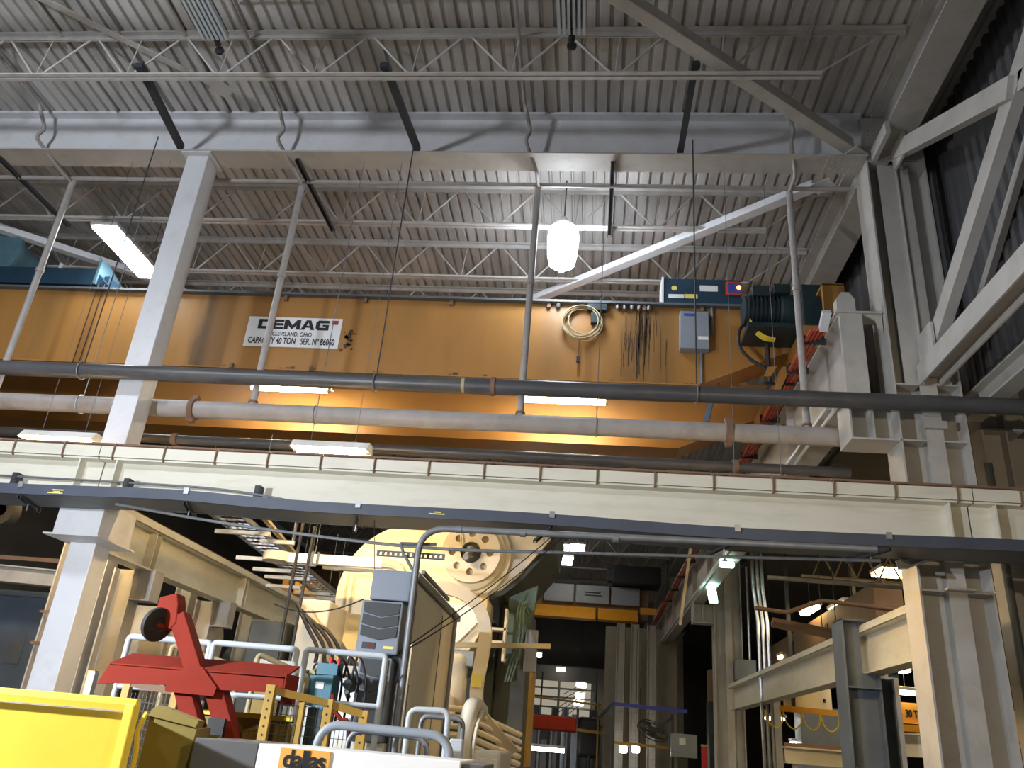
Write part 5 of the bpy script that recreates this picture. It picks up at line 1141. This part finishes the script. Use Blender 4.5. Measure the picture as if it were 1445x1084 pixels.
pipe_thing('upper_conduit', [(3.6, 17, 5.10), (9, 17, 5.02)], .045, 'galv_dull', 'grey conduit under the side bay roof')
def bay_lamp(x, y, z, sx, sy, em, label):
    t = thing('bay_lamp', label, 'lamp', (x, y, z), 'side bay lamps')
    part(t, 'lens', MB().box(x-sx/2, x+sx/2, y-sy/2, y+sy/2, z-.10, z), em, bevel=.03)
    part(t, 'housing', MB().box(x-sx/2-.04, x+sx/2+.04, y-sy/2-.04, y+sy/2+.04, z, z+.1), 'fixture', bevel=.02)
    part(t, 'rod', MB().cyl((x, y, z+.1), (x, y, 8.6), .01, 5), 'dark_strut')
bay_lamp(7.65, 25, 6.05, .9, 1.6, 'lamp_far', 'bright white lamp above the blue-grey column')
bay_lamp(8.95, 25, 7.15, 1.0, 1.0, 'lamp_amber', 'amber lamp behind the built-up column top')
bay_lamp(6.45, 25, 5.9, .25, 1.4, 'lamp_amber', 'small slanted strip lamp above the brown box girder')
bay_lamp(6.9, 30, 5.1, .6, .6, 'lamp_amber', 'amber lamp left of the brown box girder')
bay_lamp(9.0, 26, 4.5, .8, .5, 'lamp_amber', 'warm lamp right of the blue-grey column, upper')
bay_lamp(9.25, 26, 3.9, 1.2, .4, 'lamp_far', 'white strip lamp right of the blue-grey column, lower')
bay_lamp(11.6, 26, 4.0, .5, .5, 'lamp_amber', 'small warm lamp at the far right edge')
bay_lamp(7.2, 34, 3.3, .7, .5, 'lamp_far', 'small white lamp under the festoon, left')
bay_lamp(8.1, 34, 2.5, .7, .5, 'lamp_far', 'small white lamp under the festoon, right')
jt = thing('side_joist', 'amber-lit light roof joist in the side bay', 'joist', (9, 24, 6.5))
part(jt, 'bottom_chord', MB().bar((5.9, 23.5, 6.55), (13, 23.5, 6.45), .06, .06), 'cable_cream')
part(jt, 'top_chord', MB().bar((5.9, 23.5, 7.25), (13, 23.5, 7.15), .06, .06), 'cable_cream')
for k in range(11): part(jt, 'web_bar', MB().tube([(6.2+.6*k, 23.5, 6.55), (6.5+.6*k, 23.5, 7.2)], .025, 5).tube([(6.5+.6*k, 23.5, 7.2), (6.8+.6*k, 23.5, 6.55)], .025, 5), 'cable_cream')
for x in (6.6, 12): part(jt, 'hanger', MB().cyl((x, 23.5, 7.2), (x, 23.5, 8.6), .02, 5), 'dark_strut')
# festoon crane and the 30 ton crane
fs = thing('festoon_crane', 'orange beam with yellow festoon cable loops in the side bay', 'crane', (6.5, 26, 2.9))
part(fs, 'beam', MB().bar((5.65, 26, 3.16), (8.2, 26, 3.12), .12, .16), 'crane_far')
part(fs, 'cream_panel', MB().box(5.85, 7.2, 26.2, 26.4, 3.16, 3.80), 'press_cream')
part(fs, 'panel_slot', MB().box(6.95, 7.02, 26.18, 26.2, 3.42, 3.52), 'black')
for k in range(5): part(fs, 'festoon_loop', MB().tube(smooth_path([(5.2+.52*k, 25.9, 3.08), (5.3+.52*k, 25.9, 2.75), (5.5+.52*k, 25.9, 2.62), (5.68+.52*k, 25.9, 2.78), (5.72+.52*k, 25.9, 3.08)]), .022, 6), 'cable_yellow', True)
part(fs, 'hanger', MB().box(6.0, 6.1, 25.95, 26.05, 3.2, 8.6).box(8.0, 8.1, 25.95, 26.05, 3.2, 8.6), 'dark_strut')
tc_ = thing('thirty_ton_crane', 'orange crane girder lettered with its tonnage behind the right column', 'crane', (9.5, 26, 2.9))
part(tc_, 'girder', MB().box(8.7, 16, 26.0, 26.5, 3.02, 3.58), 'crane_far')
part(tc_, 'bottom_flange', MB().box(8.7, 16, 25.85, 26.6, 2.80, 2.98), 'crane_far')
text(tc_, 'letters', '30 TON', .26, (9.50, 25.99, 3.28), 'ink', .62, .012)
text(tc_, 'letters', 'S', .26, (9.02, 25.99, 3.28), 'ink_red', .16, .004)
part(tc_, 'hook', MB().tube(smooth_path([(9.45, 25.9, 2.8), (9.45, 25.9, 2.45), (9.52, 25.9, 2.38), (9.58, 25.9, 2.45), (9.56, 25.9, 2.8)]), .025, 6), 'cable_yellow', True)
part(tc_, 'hanger', MB().box(9.0, 9.1, 26.2, 26.3, 3.58, 8.6).box(15, 15.1, 26.2, 26.3, 3.58, 8.6), 'dark_strut')
lb = thing('low_beam', 'pale beam with toothed rail low in the side bay', 'beam', (6, 20, 1.8))
part(lb, 'beam', MB().ibeam((4.4, 20, 1.85), (5.75, 20, 1.86), .34, .3, .03, .02), 'paint_cream')
part(lb, 'rail', MB().bar((4.4, 20, 2.06), (5.75, 20, 2.07), .06, .08), 'rust')
for x in (4.6, 5.6): part(lb, 'leg', MB().box(x-.05, x+.05, 19.95, 20.05, 0, 1.68), 'paint')
lb = thing('low_beam', 'pale lit beam between the blue-grey and built-up columns', 'beam', (7.5, 21, 2))
part(lb, 'beam', MB().ibeam((6.45, 21, 2.25), (9.5, 21, 2.35), .5, .3, .03, .02), 'paint_cream')
for x in (6.6, 9.4): part(lb, 'leg', MB().box(x-.05, x+.05, 20.95, 21.05, 0, 2.02), 'paint')
t = thing('red_banner', 'narrow bright red panel left of the second column', 'panel', (4.1, 32, 0))
part(t, 'panel', MB().box(4.30, 4.50, 33.0, 33.1, 0, 2.05), 'scarlet', bevel=.01)
part(t, 'cap', MB().box(4.28, 4.52, 32.98, 33.12, 2.05, 2.12), 'cable_cream')
t = thing('dark_machine', 'tall dark machine cabinet with orange top between the far columns', 'machine', (4.9, 34, 0))
part(t, 'cabinet', MB().box(4.75, 5.6, 34.2, 35, 0, 3.7), 'motor', bevel=.04)
part(t, 'orange_top', MB().box(4.8, 5.6, 34.3, 35, 3.7, 4.9), 'crane_rust', bevel=.03)
t = thing('pallet_boxes', 'grey boxed machine far back in the side bay', 'machine', (7.3, 33, 0))
part(t, 'body', MB().box(7.9, 9.6, 33, 34, 0, 3.6), 'panel_grey', bevel=.04)
part(t, 'lid', MB().box(7.85, 9.65, 32.95, 34.05, 3.6, 3.7), 'panel_grey')
small_lamp(1.75, 40, 1.75, 'small white lamp low behind the blue cage, left', .35, .3, rodtop=7)
small_lamp(2.3, 40, 1.8, 'small white lamp low behind the blue cage, right', .35, .3, rodtop=7)

# reflector lamps of the crane bay and side bay
for k, (x, y) in enumerate(((-5, 22), (-13, 23), (-2, 31), (-10, 35), (0, 56))):
    reflector(x, y, 10.9, P_BAY, 'reflector lamp of the crane bay, '+['behind the far girder', 'far left', 'halfway down', 'halfway down at left', 'near the far wall'][k], (1, .90, .74))
for k, (x, y) in enumerate(((9.5, 17.5), (14, 30))):
    reflector(x, y, 7.3, P_SIDE, 'reflector lamp of the side bay, '+['behind the right column', 'far to the right'][k], (1, .82, .56), 8.6)
